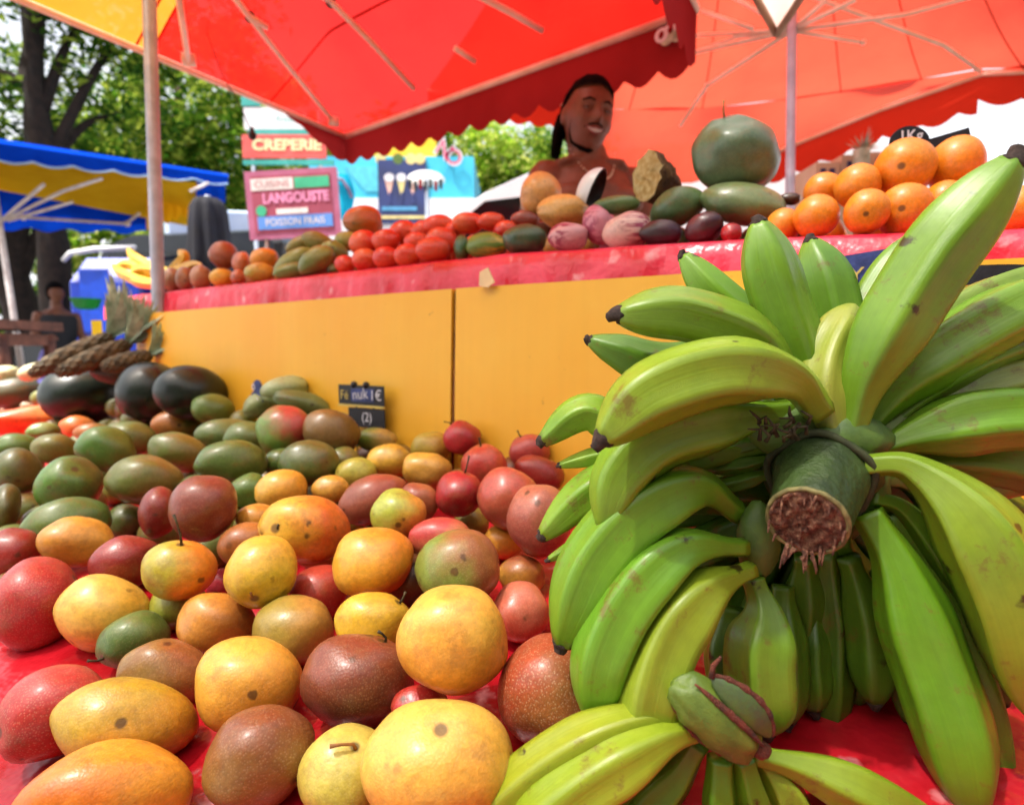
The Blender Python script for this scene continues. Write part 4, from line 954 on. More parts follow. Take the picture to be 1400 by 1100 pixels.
mb = MB(); mb.add(V2, F2); mb.build('cut_face', plain('yam_flesh', '#f8e0a0', .8, c2='#e0b868', sc=90, bump=1), cy)
# metal scoop bowl with black inside
c = Ps(812, 264, -.17); k_ = depth(c)/FPX
bw = empty('scale_bowl', c, 'tilted white rimmed bowl with a black inside in front of the seller', 'bowl')
axb = Vector((.90, -.30, -.42)).normalized(); ex = axb.orthogonal().normalized(); ey = axb.cross(ex)
def bowl(r, off, nm, m):
    V = []; F = []; n = 32
    for i in range(10):
        th = PI/2*(i/9)
        for j in range(n): V.append(c+axb*(off-math.cos(th)*r*.75)+(ex*math.cos(2*PI*j/n)+ey*math.sin(2*PI*j/n))*r*math.sin(th))
    F = [[i*n+j, (i+1)*n+j, (i+1)*n+(j+1) % n, i*n+(j+1) % n] for i in range(9) for j in range(n)]
    mb = MB(); mb.add(V, F); mb.build(nm, m, bw)
bowl(34*k_, .004, 'shell', plain('white_enamel', '#dcdcdc', .3)); bowl(31*k_, .006, 'lining', M_dark)
# price signs with handwriting
M_slate = plain('slate_sign', '#14161c', .5, c2='#22242c', sc=30); M_chalk = plain('chalk_white', '#e8e8f0', .7, bump=0); M_chalky = plain('chalk_yellow', '#e8d070', .7, bump=0); M_signblue = plain('sign_blue', '#1e2a5c', .5, c2='#3a4a8a', sc=40)
def text_mesh(body, size, spacing=1.0, bold=0):
    cu = bpy.data.curves.new('t', 'FONT'); cu.body = body; cu.size = size; cu.align_x = 'CENTER'; cu.align_y = 'CENTER'; cu.extrude = .0; cu.space_character = spacing; cu.offset = bold; cu.resolution_u = 3
    o = bpy.data.objects.new('t', cu); COL.objects.link(o); dg = bpy.context.evaluated_depsgraph_get(); me = bpy.data.meshes.new_from_object(o.evaluated_get(dg))
    V = [v.co.copy() for v in me.vertices]; F = [list(p.vertices) for p in me.polygons]; bpy.data.objects.remove(o); bpy.data.curves.remove(cu); bpy.data.meshes.remove(me); return V, F
class Sign:
    def __init__(s, c, right, up): s.c = Vector(c); s.r = right.normalized(); s.n = s.r.cross(up).normalized(); s.u = s.n.cross(s.r)
    def at(s, x, y, z=0): return s.c+s.r*x+s.u*y+s.n*z
    def text(s, body, size, x, y, name, mat, parent, rot=0, sx=1, z=.0015, bold=0):
        V, F = text_mesh(body, size, bold=bold); c, q = math.cos(rot), math.sin(rot); mb = MB()
        mb.add([s.at(x+(v.x*sx*c-v.y*q), y+(v.x*sx*q+v.y*c), z) for v in V], F); return mb.build(name, mat, parent, smooth=False)
    def plate(s, w_, h_, x, y, name, mat, parent, th=.002, z=0, rot=0, rad=None):
        c, q = math.cos(rot), math.sin(rot); pts = [(-w_/2, -h_/2), (w_/2, -h_/2), (w_/2, h_/2), (-w_/2, h_/2)]
        if rad: pts = [(w_/2*math.cos(2*PI*i/28), h_/2*math.sin(2*PI*i/28)) for i in range(28)]
        n = len(pts); V = [s.at(x+a*c-b*q, y+a*q+b*c, z) for a, b in pts]+[s.at(x+a*c-b*q, y+a*q+b*c, z-th) for a, b in pts]
        F = [list(range(n)), list(range(n, 2*n))[::-1]]+[[i, i+n, (i+1) % n+n, (i+1) % n] for i in range(n)]
        mb = MB(); mb.add(V, F); return mb.build(name, mat, parent, smooth=False)
up = Vector((0, 0, 1)); Rw = -WT
# two-piece slate sign leaning on the yellow boards
sc_ = Ps(493, 540, .075); k_ = depth(sc_)/FPX
p0 = empty('price_sign', Ps(492, 556, .075), 'dark slate price sign in two tiers with scrawled chalk, leaning on the yellow boards', 'price sign')
sg = Sign(sc_, Rw, up)
ob = 1/abs(Rw.dot(RT))*1.0
sg.plate(84*k_*1.06, 27*k_, 0, 0*k_, 'upper_board', M_slate, p0); sg.plate(66*k_*1.06, 26*k_, 10*k_, -31*k_, 'lower_board', M_slate, p0)
sg.plate(84*k_*1.06, 2.4*k_, 0, -15*k_, 'ledge', M_chalky, p0, th=.006, z=.003)
sg.plate(44*k_, 18*k_, 4*k_, 0, 'price_patch', M_signblue, p0, th=.001, z=.0012)
sg.text('1€', 20*k_, 30*k_, 0, 'price', M_chalk, p0); sg.text('nuk', 21*k_, 0, 1*k_, 'writing', M_chalk, p0, rot=.1, z=.0022); sg.text('Fé', 18*k_, -32*k_, -1*k_, 'writing', M_chalky, p0); sg.text('(2)', 18*k_, 12*k_, -30*k_, 'writing', M_chalk, p0)
for dx in (-14, 10):
    mb = MB(); mb.sph(sg.at(dx*k_, 14*k_, -.002), 5*k_, 10); mb.build('clip', M_dark, p0)
for dx in (-12, 22): sg.plate(2.5*k_, 80*k_, dx*k_, -40*k_, 'stake', M_dark, p0, z=-.0035)
p1 = empty('price_sign', Ps(356, 560, .10), 'small scalloped dark blue price tag with white marks at the top of the green mangoes', 'price sign')
c = Ps(352, 537, .10); k_ = depth(c)/FPX; s1 = Sign(c, Rw, up)
for (dx, dy, r_) in ((0, 8, 20), (-12, -6, 16), (4, -7, 20), (16, 2, 13)): s1.plate(r_*k_, r_*k_, dx*k_, dy*k_, 'plate', M_signblue, p1, rad=1, z=.0004*dx)
for (dx, dy) in ((-1, 10), (-9, -6), (5, -8)): s1.text('o', 17*k_, dx*k_, dy*k_, 'writing', M_chalk, p1, z=.009)
s1.plate(2.5*k_, 60*k_, 0, -30*k_, 'stake', M_dark, p1, z=-.008)
# sign cards behind the oranges
p2 = empty('price_sign', Ps(1246, 215, -.22), 'black half oval price sign reading 1Kg in white behind the topmost orange', 'price sign')
c = Ps(1244, 196, -.22); k_ = depth(c)/FPX; s2 = Sign(c, RT, up); s2.plate(56*k_, 46*k_, 0, 0, 'plate', M_slate, p2, rad=1); s2.text('1Kg', 21*k_, 0, 9*k_, 'writing', M_chalk, p2, rot=.08, bold=.0004)
s2.plate(5*k_, 90*k_, 0, -40*k_, 'stake', M_dark, p2, z=-.003)
p3 = empty('price_sign', Ps(1300, 225, -.24), 'black rectangular price card tilted up to the right behind the oranges', 'price sign')
c = Ps(1298, 200, -.24); k_ = depth(c)/FPX; s3 = Sign(c, RT, up); s3.plate(62*k_, 34*k_, 0, 0, 'plate', M_slate, p3, rot=.28); s3.text('de', 17*k_, 12*k_, 2*k_, 'writing', plain('chalk_orange', '#c8904c', .7, bump=0), p3, rot=.2)
s3.plate(5*k_, 90*k_, 0, -45*k_, 'stake', M_dark, p3, z=-.003)
# dark printed pennants hanging on the cloth at right
p4 = empty('printed_banner', Ps(1190, 385, .066), 'dark blue printed banner with a yellow Y hanging on the red cloth behind the bananas', 'banner')
c = Ps(1190, 368, .066); k_ = depth(c)/FPX; s4 = Sign(c, Rw, up); s4.plate(90*k_, 48*k_, 0, 0, 'sheet', M_signblue, p4, rot=.1); s4.text('Y', 30*k_, -16*k_, -8*k_, 'writing', M_chalky, p4); s4.text('//', 34*k_, 8*k_, -6*k_, 'writing', M_chalk, p4)
p5 = empty('printed_banner', Ps(1335, 385, .05), 'dark navy rounded board below the red cloth right of the tall banana', 'banner')
c = Ps(1318, 377, .064); k_ = depth(c)/FPX; s5 = Sign(c, Rw, up); s5.plate(170*k_, 26*k_, 0, 0, 'sheet', M_slate, p5, rad=1, rot=.02)
# pineapples
M_pine = plain('pineapple_skin', '#6c5a3c', .7, c2='#3c3828', sc=60, bump=.5); M_pleaf = plain('pineapple_leaf', '#c8dcc4', .5, c2='#80a084', sc=30)
def pineapple(px, py, ro, L_, w_, s_, lab, crown):
    c = Ps(px, py, s_); k_ = depth(c)/FPX; r, u, t = frame(c); A = r*math.cos(ro)+u*math.sin(ro); Bq = u*math.cos(ro)-r*math.sin(ro)
    e = empty('pineapple', c, lab, 'pineapple', 'pineapples at the back left of the front table'); V = []; n = 56; m_ = 56
    for i in range(m_+1):
        th = PI*i/m_
        for j in range(n):
            ph = 2*PI*j/n; q = A*math.cos(th)*L_*k_/2+(Bq*math.cos(ph)+t*math.sin(ph))*math.sin(th)**.7*w_*k_/2
            q *= 1+.13*abs(math.sin(ph*4+th*8))*abs(math.sin(-ph*4+th*8)); V.append(c+q)
    mb = MB(); mb.add(V, [[i*n+j, (i+1)*n+j, (i+1)*n+(j+1) % n, i*n+(j+1) % n] for i in range(m_) for j in range(n)]); mb.build('body', M_pine, e)
    mb = MB(); b0 = c+A*L_*k_*.46
    for i in range(70):
        a = random.uniform(0, 2*PI); sp = random.uniform(.05, .9); d = (A*.55+Vector((0, 0, .75))+(Bq*math.cos(a)+t*math.sin(a))*sp).normalized(); l = crown*k_*random.uniform(.6, 1.1); sd = d.orthogonal().normalized()*crown*k_*.07
        m1 = b0+d*l*.5+A*l*.1; tp = b0+d*l+(Bq*math.cos(a)+t*math.sin(a))*l*.15; nn = d.cross(sd).normalized()*.0015
        mb.add([b0-sd*.6, b0+sd*.6, m1+sd, m1-sd, tp, b0+nn, m1+nn*2], [[0, 1, 2, 3], [3, 2, 4]])
    mb.build('crown', M_pleaf, e)
pineapple(100, 484, .52, 100, 25, .19, 'pineapple lying at a slant with its crown reaching up, behind the leftmost watermelon', 78)
pineapple(130, 489, .48, 88, 25, .16, 'second pineapple with a silvery crown, lying parallel beside the first', 72)
pineapple(174, 494, .3, 56, 24, .12, 'small pineapple with a short golden crown against the end of the yellow boards', 44)
# yellow tag
mb = MB(); mb.box(P(133, 455, 2.3), (.035, .006, .10), .3); tag(mb.build('yellow_card', plain('yellow_plastic', '#e8e020', .5), smooth=False), 'bright yellow card standing among the pineapple crowns', 'card')

# ---------- canopies
zc = P(472, 183, 2.9).z
C1 = P(472, 183, 2.9); R1 = Pz(953, 8, zc); U1 = (R1-C1); A1 = U1.length; U1.normalize(); V1 = Vector((U1.y, -U1.x, 0)); 
if V1.y > 0: V1 = -V1
B1 = 1.62; KK = .36
LE = Pz(40, 0, zc)
V1 = (LE-C1).normalized()
def can1(a, b): return C1+U1*a+V1*b+Vector((0, 0, KK*max(0, min(a, b, A1-a, B1-b))+.008*math.sin(a*9)*math.sin(b*8)*min(1, min(a, b, A1-a, B1-b)*5)))
seam = None
par1 = empty('parasol', Vector((C1.x+U1.x*A1/2+V1.x*B1/2, C1.y+U1.y*A1/2+V1.y*B1/2, 0)), 'red market canopy with a yellow section, its corner pointing down at the menu board', 'market canopy', 'market canopies')
def ab(p): d = p-C1; d.z = 0; den = U1.x*V1.y-U1.y*V1.x; return (d.x*V1.y-d.y*V1.x)/den, (U1.x*d.y-U1.y*d.x)/den
def on1(px, py, off=-.07):
    r = ray(px, py); d = 1.0
    for i in range(600):
        p = EYE+r*d; a, b = ab(p)
        if p.z >= can1(a, b).z+off: break
        d += .008
    return EYE+r*d
bs = ab(Pz(210, 68, zc))[1]
def sheet1(b0, b1, nb, nm, mat):
    V = []; F = []; na = 36
    for j in range(nb+1):
        for i in range(na+1): V.append(can1(A1*i/na, b0+(b1-b0)*j/nb))
    F = [[j*(na+1)+i, j*(na+1)+i+1, (j+1)*(na+1)+i+1, (j+1)*(na+1)+i] for j in range(nb) for i in range(na)]
    mb = MB(); mb.add(V, F); mb.build(nm, mat, par1)
sheet1(0, bs, 30, 'red_fabric', M_red); sheet1(bs, B1, 36, 'yellow_fabric', M_yel)
def valance(pts, drop, sl, nm, mat, parent, trim=None, lean=0):
    # pts: polyline ; scalloped lower edge
    L = [0]
    for a, b in zip(pts, pts[1:]): L.append(L[-1]+(b-a).length)
    n = max(20, int(L[-1]/.02)); V = []; F = []; low = []
    for i in range(n+1):
        x = L[-1]*i/n; k = 0
        while k < len(pts)-2 and L[k+1] < x: k += 1
        f = (x-L[k])/max(1e-6, L[k+1]-L[k]); p = pts[k].lerp(pts[k+1], f); dr = drop(x/L[-1]) if callable(drop) else drop
        dd = dr*(.80+.20*abs(math.sin(PI*x/sl))); wv = .012*noise.noise(Vector((x*5, 0, 3)))
        t = (pts[k+1]-pts[k]).normalized(); nn = t.cross(Vector((0, 0, 1))).normalized()
        for q in range(5):
            g = q/4; V.append(p+Vector((0, 0, -dd*g))+nn*(wv*g+lean*g))
        low.append(V[-1])
    F = [[i*5+q, i*5+q+1, (i+1)*5+q+1, (i+1)*5+q] for i in range(n) for q in range(4)]
    mb = MB(); mb.add(V, F); o = mb.build(nm, mat, parent)
    if trim: mb = MB(); mb.tube(low, .006, 5); mb.build('edge_trim', trim, parent)
    return o
valance([C1, C1+U1*A1], lambda t: .155+.045*t, .115, 'valance', M_redv, par1)
valance([C1, C1+V1*bs*.62], lambda t: max(.012, .155*(1-t*1.35)), .13, 'valance', M_redv, par1)
valance([C1+U1*A1, C1+U1*A1+V1*1.2], .20, .12, 'valance', M_redv, par1)
def tubes(parent, lst, r, mat, nm='strut'):
    for pts in lst:
        mb = MB(); mb.tube(pts, r, 8); mb.build(nm, mat, parent)
o_ = Vector((0, 0, -.012))
tubes(par1, [[C1+o_, C1+U1*A1+o_]], .0135, M_tube, 'edge_tube'); tubes(par1, [[C1+o_, C1+V1*B1+o_]], .012, M_tube, 'edge_tube')
tubes(par1, [[C1+U1*A1+o_, C1+U1*A1+V1*B1+o_], [C1+V1*B1+o_, C1+V1*B1+U1*A1+o_]], .012, M_tube, 'edge_tube')
tubes(par1, [[Pz(258, 84, zc)+o_, on1(242, -20)], [Pz(456, 166, zc+.01), on1(392, 88), on1(340, 22), on1(300, -30)], [on1(340, 22), on1(365, 38)], [Pz(566, 121, zc+.01), on1(505, 55), on1(452, 2), on1(425, -30)], [Pz(742, 42, zc+.01), on1(700, 18), on1(650, -8), on1(600, -40)], [on1(622, 66), Pz(650, 84, zc+.01)], [on1(452, 2), on1(400, -30)]], .0105, M_tube)
for (x, y) in ((456, 166), (258, 82)): mb = MB(); mb.box(Pz(x, y, zc), (.045, .045, .03), .4); mb.sph(Pz(x, y, zc), .022, 10); mb.build('joint', M_tube, par1)
for (x, y) in ((342, 24), (452, 3)): mb = MB(); mb.sph(on1(x, y, -.04), .02, 10); mb.build('joint', M_dark, par1)
M_hem1 = fabric('seam_red', '#c8241c', '#bc2018', .3)
for b_q in (.42, .95, bs):
    mb = MB(); V = [];
    for i in range(41):
        for d_ in (-.004, .004): V.append(can1(A1*i/40, b_q+d_)-Vector((0, 0, .003)))
    mb.add(V, [[2*i, 2*i+1, 2*i+3, 2*i+2] for i in range(40)]); mb.build('seam', M_hem1, par1)
# sticker on the valance
sc_ = Pz(905, 30, zc-.09+.0); 
fr = C1+U1*A1*.955+Vector((0, 0, -.075)); sS = Sign(fr-V1*0+V1*.012, U1 if U1.dot(RT) > 0 else -U1, up)
for (dx, dy, w_, h_, m_) in ((-.03, .015, .045, .045, 'W'), (.0, .022, .05, .035, 'W'), (.02, -.002, .06, .035, 'G'), (.045, .0, .03, .045, 'W'), (-.015, -.005, .04, .03, 'G')): 
    MATS.setdefault('stW', None); sS.plate(w_, h_, dx, dy, 'sticker', M_chalk if m_ == 'W' else M_pleaf, par1, rad=1, rot=-.3, z=.004+abs(dx)*.03+dy*.02)
for (dx, dy) in ((-.03, .015), (.0, .022), (.03, -.002)): sS.plate(.015, .022, dx, dy, 'sticker_hole', M_redv, par1, rad=1, rot=-.3, z=.0075)
# counter pole (steel)
pb, pt_ = Ps(217, 425, .018), P(204, 0, depth(Ps(217, 425, .018))*1.0)
dirp = (pb-pt_).normalized(); bot = pb+dirp*(pb.z/abs(dirp.z)); top = pt_-dirp*.12
mb = MB(); mb.tube([bot, top], .0185, 20); mb.build('pole', M_pole, par1)
# small cord at the pole top
# canopy two : orange red, behind the seller
par2 = empty('parasol', P(1083, 300, 2.05)*1.0, 'orange red market canopy behind the seller with ribs fanning out from its steel pole', 'market canopy', 'market canopies'); par2.location.z = 0
cx = [585, 620, 690, 790, 835, 950, 1050, 1083, 1200, 1340, 1420, 1520]
fy = [122, 126, 131, 143, 150, 148, 139, 135, 118, 95, 93, 90]; fd = [2.9, 2.88, 2.84, 2.78, 2.7, 2.78, 2.72, 2.68, 2.55, 2.36, 2.25, 2.1]
ly = [122, 126, 131, 143, 250, 250, 212, 196, 148, 99, 95, 92]; ld = [2.9, 2.88, 2.84, 2.78, 2.95, 3.05, 2.98, 2.9, 2.62, 2.38, 2.26, 2.1]
rows = []
def interp(xs, ys, x):
    for i in range(len(xs)-1):
        if x <= xs[i+1]: f = (x-xs[i])/(xs[i+1]-xs[i]); return ys[i]+(ys[i+1]-ys[i])*f
    return ys[-1]
NX = 60; hub = P(1083, 42, 2.05)
V = []; F = []; NR = 16
apex = P(1083, -40, 2.05)
for j in range(NR+1):
    for i in range(NX+1):
        x = 585+(1520-585)*i/NX; pf = P(x, interp(cx, fy, x), interp(cx, fd, x))
        t = j/NR; e = P(1083+(x-1083)*.75, -70, 2.1); p = e.lerp(pf, t); sag = -.05*math.sin(PI*t)*(.4+.6*abs(math.sin(i*.35)))
        V.append(p+Vector((0, 0, sag+.006*noise.noise(p*6))))
for j in range(NR):
    for i in range(NX): F.append([j*(NX+1)+i, j*(NX+1)+i+1, (j+1)*(NX+1)+i+1, (j+1)*(NX+1)+i])
# near half of the roof
mb = MB(); mb.add(V, F)
e0, e1 = P(1083+(585-1083)*.75, -70, 2.1), P(1083+(1520-1083)*.75, -70, 2.1)
mb.patch(e0, e1, e1+Vector((.1, -.9, -.25)), e0+Vector((.9, -.5, -.1)), 12, 8)
mb.build('roof_fabric', M_orange, par2)
mb = MB(); V = []; F = []; m_ = 8
xs_ = [820+(1520-820)*i/50 for i in range(51)]
for x in xs_:
    a = P(x, interp(cx, fy, x), interp(cx, fd, x)); b = P(x, interp([820]+cx[4:], [150]+ly[4:], x) if x > 835 else 250, interp(cx, ld, x))
    for q in range(m_+1):
        t = q/m_; p = a.lerp(b, t); p.y += .05*math.sin(PI*t)*math.sin(x*.03)+.02*noise.noise(p*5); V.append(p)
F = [[i*(m_+1)+q, i*(m_+1)+q+1, (i+1)*(m_+1)+q+1, (i+1)*(m_+1)+q] for i in range(50) for q in range(m_)]
mb.add(V, F); mb.build('side_fabric', M_orange, par2)
M_hem2 = fabric('seam_orange', '#d84c30', '#cc4028', .3)
for xq in (700, 860, 960, 1150, 1260, 1400):
    pf = P(xq, interp(cx, fy, xq), interp(cx, fd, xq)); e = P(1083+(xq-1083)*.75, -70, 2.1); mb = MB(); pts_ = []
    for j in range(17):
        t = j/16; pts_.append(e.lerp(pf, t)+Vector((0, 0, -.05*math.sin(PI*t)*(.4+.6*abs(math.sin(NX*(xq-585)/935*.35)))-.004)))
    mb.tube(pts_, .0022, 6); mb.build('seam', M_hem2, par2)
M_orv = fabric('orange_valance', '#d83a24', '#cc3420', .5)
valance([P(x, interp(cx, fy, x), interp(cx, fd, x)) for x in (585, 620, 690, 790, 830)], .125, .10, 'valance', M_orv, par2)
valance([P(x, interp(cx, ly, x), interp(cx, ld, x)) for x in (1010, 1083, 1200, 1340)], lambda t: .16, .13, 'valance', M_orv, par2)
valance([P(x, interp(cx, ly, x), interp(cx, ld, x)) for x in (1340, 1420, 1520)], .13, .14, 'valance', M_orv, par2)
tz = Vector((0, -.012, -.012))
tubes(par2, [[P(x, interp(cx, ly, x), interp(cx, ld, x))+tz for x in (1020, 1083, 1200, 1340)], [P(x, interp(cx, ly, x), interp(cx, ld, x))+tz for x in (1340, 1420, 1520)]], .0095, M_tube, 'edge_tube')
tubes(par2, [[P(x, interp(cx, fy, x), interp(cx, fd, x))+tz for x in (585, 620, 690, 790)]], .009, M_tube, 'edge_tube')
def pt2(x, y, y0): return P(x, y, y0)
tubes(par2, [[hub, P(1180, 58, 2.2)], [P(1095, -10, 2.0), P(1190, 25, 2.1), P(1290, 62, 2.2), P(1340, 97, 2.32)], [hub, P(960, 48, 2.3), P(850, 60, 2.45)], [hub, P(967, 117, 2.45), P(930, 172, 2.68)], [hub, P(1010, 50, 2.2), P(900, 90, 2.5)],
   [hub, P(1000, -5, 2.1)], [hub, P(1130, 0, 1.95)], [hub, P(1170, 0, 1.9)], [hub, P(1240, 20, 2.0), P(1330, -5, 1.9)], [P(960, 15, 2.2), P(1030, 40, 2.1)], [hub, P(880, 88, 2.5), P(800, 112, 2.6)]], .0075, M_tube)
for (x, y, d) in ((1083, 50, 2.05), (967, 117, 2.45), (1180, 58, 2.2), (1336, 95, 2.32)): mb = MB(); mb.sph(P(x, y, d-.01), (.016, .016, .02) if d < 2.1 else .011, 10); mb.build('joint', M_dark if d < 2.1 else M_tube, par2)
mb = MB(); a = P(1083, 40, 2.04); b = P(1080, 268, 2.04); dd = (b-a).normalized(); mb.tube([a-dd*.15, b+dd*(b.z/abs(dd.z))], .0155, 16); mb.build('pole', M_pole, par2)
# white canopy: hanging corner in view, unseen sheet shaped to light the fruit softly
par3 = empty('parasol', Vector((.55, 0, 0)), 'white market canopy with hanging corner at right, unseen sheet shaped to light the fruit', 'market canopy', 'market canopies')
K = P(1062, 47, 1.75); A_ = P(520, -210, 1.12); B_ = P(1250, -235, 1.05)
A_ = Vector((-.30, .78, E+1.42)); A15 = Vector((-1.95, 1.62, E+1.62)); A2 = Vector((-2.4, -.7, E+1.5)); B2 = Vector((.30, -1.2, E+1.4))
mb = MB(); 
def sg_(p, u, v): return p+Vector((0, 0, .10*math.sin(PI*v)*math.sin(PI*u)))
V = []; nq = 24
mb.patch(K, K+(B_-K)*.999, B2, A2, 1, 1) if False else None
F = []
for j in range(nq+1):
    v = j/nq
    for i in range(nq+1):
        u = i/nq
        L0 = (K.lerp(A_, v/.30) if v < .30 else A_.lerp(A15, (v-.30)/.30) if v < .60 else A15.lerp(A2, (v-.60)/.40)); R0 = (K.lerp(B_, v/.30) if v < .30 else B_.lerp(B2, (v-.30)/.70)); p = L0.lerp(R0, u); V.append(p+Vector((0, 0, .12*math.sin(PI*u)*min(1, v*2))))
F = [[j*(nq+1)+i, j*(nq+1)+i+1, (j+1)*(nq+1)+i+1, (j+1)*(nq+1)+i] for j in range(nq) for i in range(nq)]
mb = MB(); mb.add(V, F); mb.build('white_fabric', M_white, par3)
M_hem = plain('tan_hem', '#c0a484', .8, c2='#a88c6c')
tubes(par3, [[K, A_, A15, A2], [K, B_, B2]], .011, M_hem, 'hem')
mb = MB(); mb.tube([Vector((B2.x, B2.y, 0)), B2], .02, 12); mb.build('pole', M_pole, par3)
# bare bulb on a wire
bl = empty('hanging_bulb', P(345, 185, 2.3), 'black bulb holder hanging on a thin dark wire below the red canopy', 'bulb')
mb = MB(); mb.tube([P(344, 180, 2.3), P(325, 138, 2.25), P(305, 105, 2.2), P(270, 10, 2.1), P(262, -30, 2.05)], .0022, 6); mb.build('wire', M_dark, bl); mb = MB(); mb.sph(P(345, 185, 2.3), (.016, .016, .019), 14); mb.tube([P(345, 181, 2.3), P(344, 175, 2.3)], .008, 10); mb.build('socket', M_dark, bl)
# blue and yellow canopy at the left
par4 = empty('parasol', P(8, 480, 4.9), 'blue and yellow striped market canopy at the left edge with white struts', 'market canopy', 'market canopies'); par4.location.z = 0
def PL(x, y, d): return P(x, y, d)
Lx = lambda x: 4.4+(x+80)/400*1.3
def ln(x, xa, ya, xb, yb): return ya+(yb-ya)*(x-xa)/(xb-xa)
def strip(x0, x1, top, bot, d0, d1, nm, mat, n=30, wav=0):
    V = []; 
    for i in range(n+1):
        x = x0+(x1-x0)*i/n
        for q in range(5):
            t = q/4; V.append(P(x, top(x)+(bot(x)-top(x))*t+wav*math.sin(x*.09+q), Lx(x)+d0+(d1-d0)*t))
    mb = MB(); mb.add(V, [[i*5+q, i*5+q+1, (i+1)*5+q+1, (i+1)*5+q] for i in range(n) for q in range(4)]); return mb.build(nm, mat, par4)
tp = lambda x: ln(x, 0, 196, 310, 241)
sc3 = lambda x: ln(x, 0, 217, 312, 249)+5*abs(math.sin((x+10)/17.5))
strip(-90, 312, tp, sc3, 0, .0, 'valance', M_blue, 120)
mb = MB(); mb.tube([P(x, sc3(x), Lx(x)-.01) for x in range(-90, 313, 3)], .008, 5); mb.build('edge_trim', plain('pale_trim', '#9cc0e0', .6), par4)
strip(-90, 270, lambda x: ln(x, 0, 214, 270, 250), lambda x: ln(x, 0, 260, 225, 303), .03, .75, 'yellow_fabric', M_yel2, 40)
strip(200, 272, lambda x: 259+(x-200)*.06, lambda x: 314-(x-200)*.35+3*math.sin(x*.5), .4, .5, 'yellow_fabric', M_yel2, 30)
strip(-90, 200, lambda x: ln(x, 0, 260, 225, 303), lambda x: ln(x, 0, 313, 200, 318)+3*math.sin(x*.12), .75, 1.5, 'blue_fabric', M_blue, 40)
strip(268, 308, lambda x: 243, lambda x: 280+4*math.sin(x*.3), .05, .2, 'blue_fabric', M_blue, 12)
strip(-90, 312, tp, lambda x: ln(x, 0, 190, 310, 238), 0, 1.2, 'blue_fabric', M_blue, 20)
tubes(par4, [[P(4, 300, 5.0), P(60, 252, 4.9)], [P(4, 302, 5.0), P(85, 262, 5.0), P(140, 244, 5.15)], [P(10, 302, 5.0), P(100, 276, 5.3)], [P(30, 297, 5.5), P(172, 306, 5.9), P(190, 292, 5.7)], [P(260, 262, 5.3), P(285, 250, 5.4)]], .014, M_tubew)
for q in ((32, 297, 5.45), (174, 306, 5.85)): mb = MB(); mb.sph(P(*q), .03, 10); mb.build('joint', M_tubew, par4)
a, b = P(-4, 285, 5.0), P(20, 440, 4.9); dd = (b-a).normalized(); mb = MB(); mb.tube([a-dd*.4, b+dd*(b.z/abs(dd.z))], .024, 12); mb.build('pole', M_tubew, par4)
# ---------- people
M_skin = plain('brown_skin', '#7a4a34', .5, c2='#68402c', sc=20, bump=.15); M_hair = plain('black_hair', '#0a0808', .95, c2='#141010', sc=150, bump=1, spec=.1); M_teeth = plain('teeth', '#e8e4dc', .3, bump=0); M_lips = plain('lips', '#8c4038', .4, bump=0)
def limb(mb, pts, rs, n=16):
    pts = [Vector(p) for p in pts]; C = catmull(pts, 8*(len(pts)-1)); R = catmull([Vector((r, 0, 0)) for r in rs], 8*(len(pts)-1)); mb.tube(C, [max(.004, r.x) for r in R], n); mb.sph(pts[0], rs[0]*.99, 12); mb.sph(pts[-1], rs[-1]*.99, 12)
def remesh(o, vox, it=4, f=.6):
    m = o.modifiers.new('r', 'REMESH'); m.mode = 'VOXEL'; m.voxel_size = vox; m.use_smooth_shade = True
    s = o.modifiers.new('s', 'SMOOTH'); s.factor = f; s.iterations = it
    dg = bpy.context.evaluated_depsgraph_get(); dg.update(); me = bpy.data.meshes.new_from_object(o.evaluated_get(dg)); o.modifiers.clear(); old = o.data; o.data = me; me.name = o.name
    me.polygons.foreach_set('use_smooth', [True]*len(me.polygons)); bpy.data.meshes.remove(old)
def hand_mb(mb, wr, d, side, curl=.5):
    d = Vector(d).normalized(); sx = d.cross(Vector((0, 0, 1))).normalized()*side; nn = d.cross(sx).normalized(); dn = nn if nn.z < 0 else -nn
    limb(mb, [wr, wr+d*.045, wr+d*.085], [.026, .034, .034], 12)
    for i, (off, L_) in enumerate(((-.026, .068), (-.009, .078), (.009, .072), (.026, .056))):
        b0 = wr+d*.085+sx*off; k1 = b0+d*L_*.45+dn*.008; k2 = k1+(d*.75+dn*curl).normalized()*L_*.32; k3 = k2+(d*.4+dn).normalized()*L_*.26
        limb(mb, [b0, k1, k2, k3], [.0095, .009, .008, .0065], 8)
    b0 = wr+d*.035-sx*.026; limb(mb, [b0, b0-sx*.022+d*.025+dn*.01, b0-sx*.026+d*.055+dn*.02], [.012, .010, .008], 8)
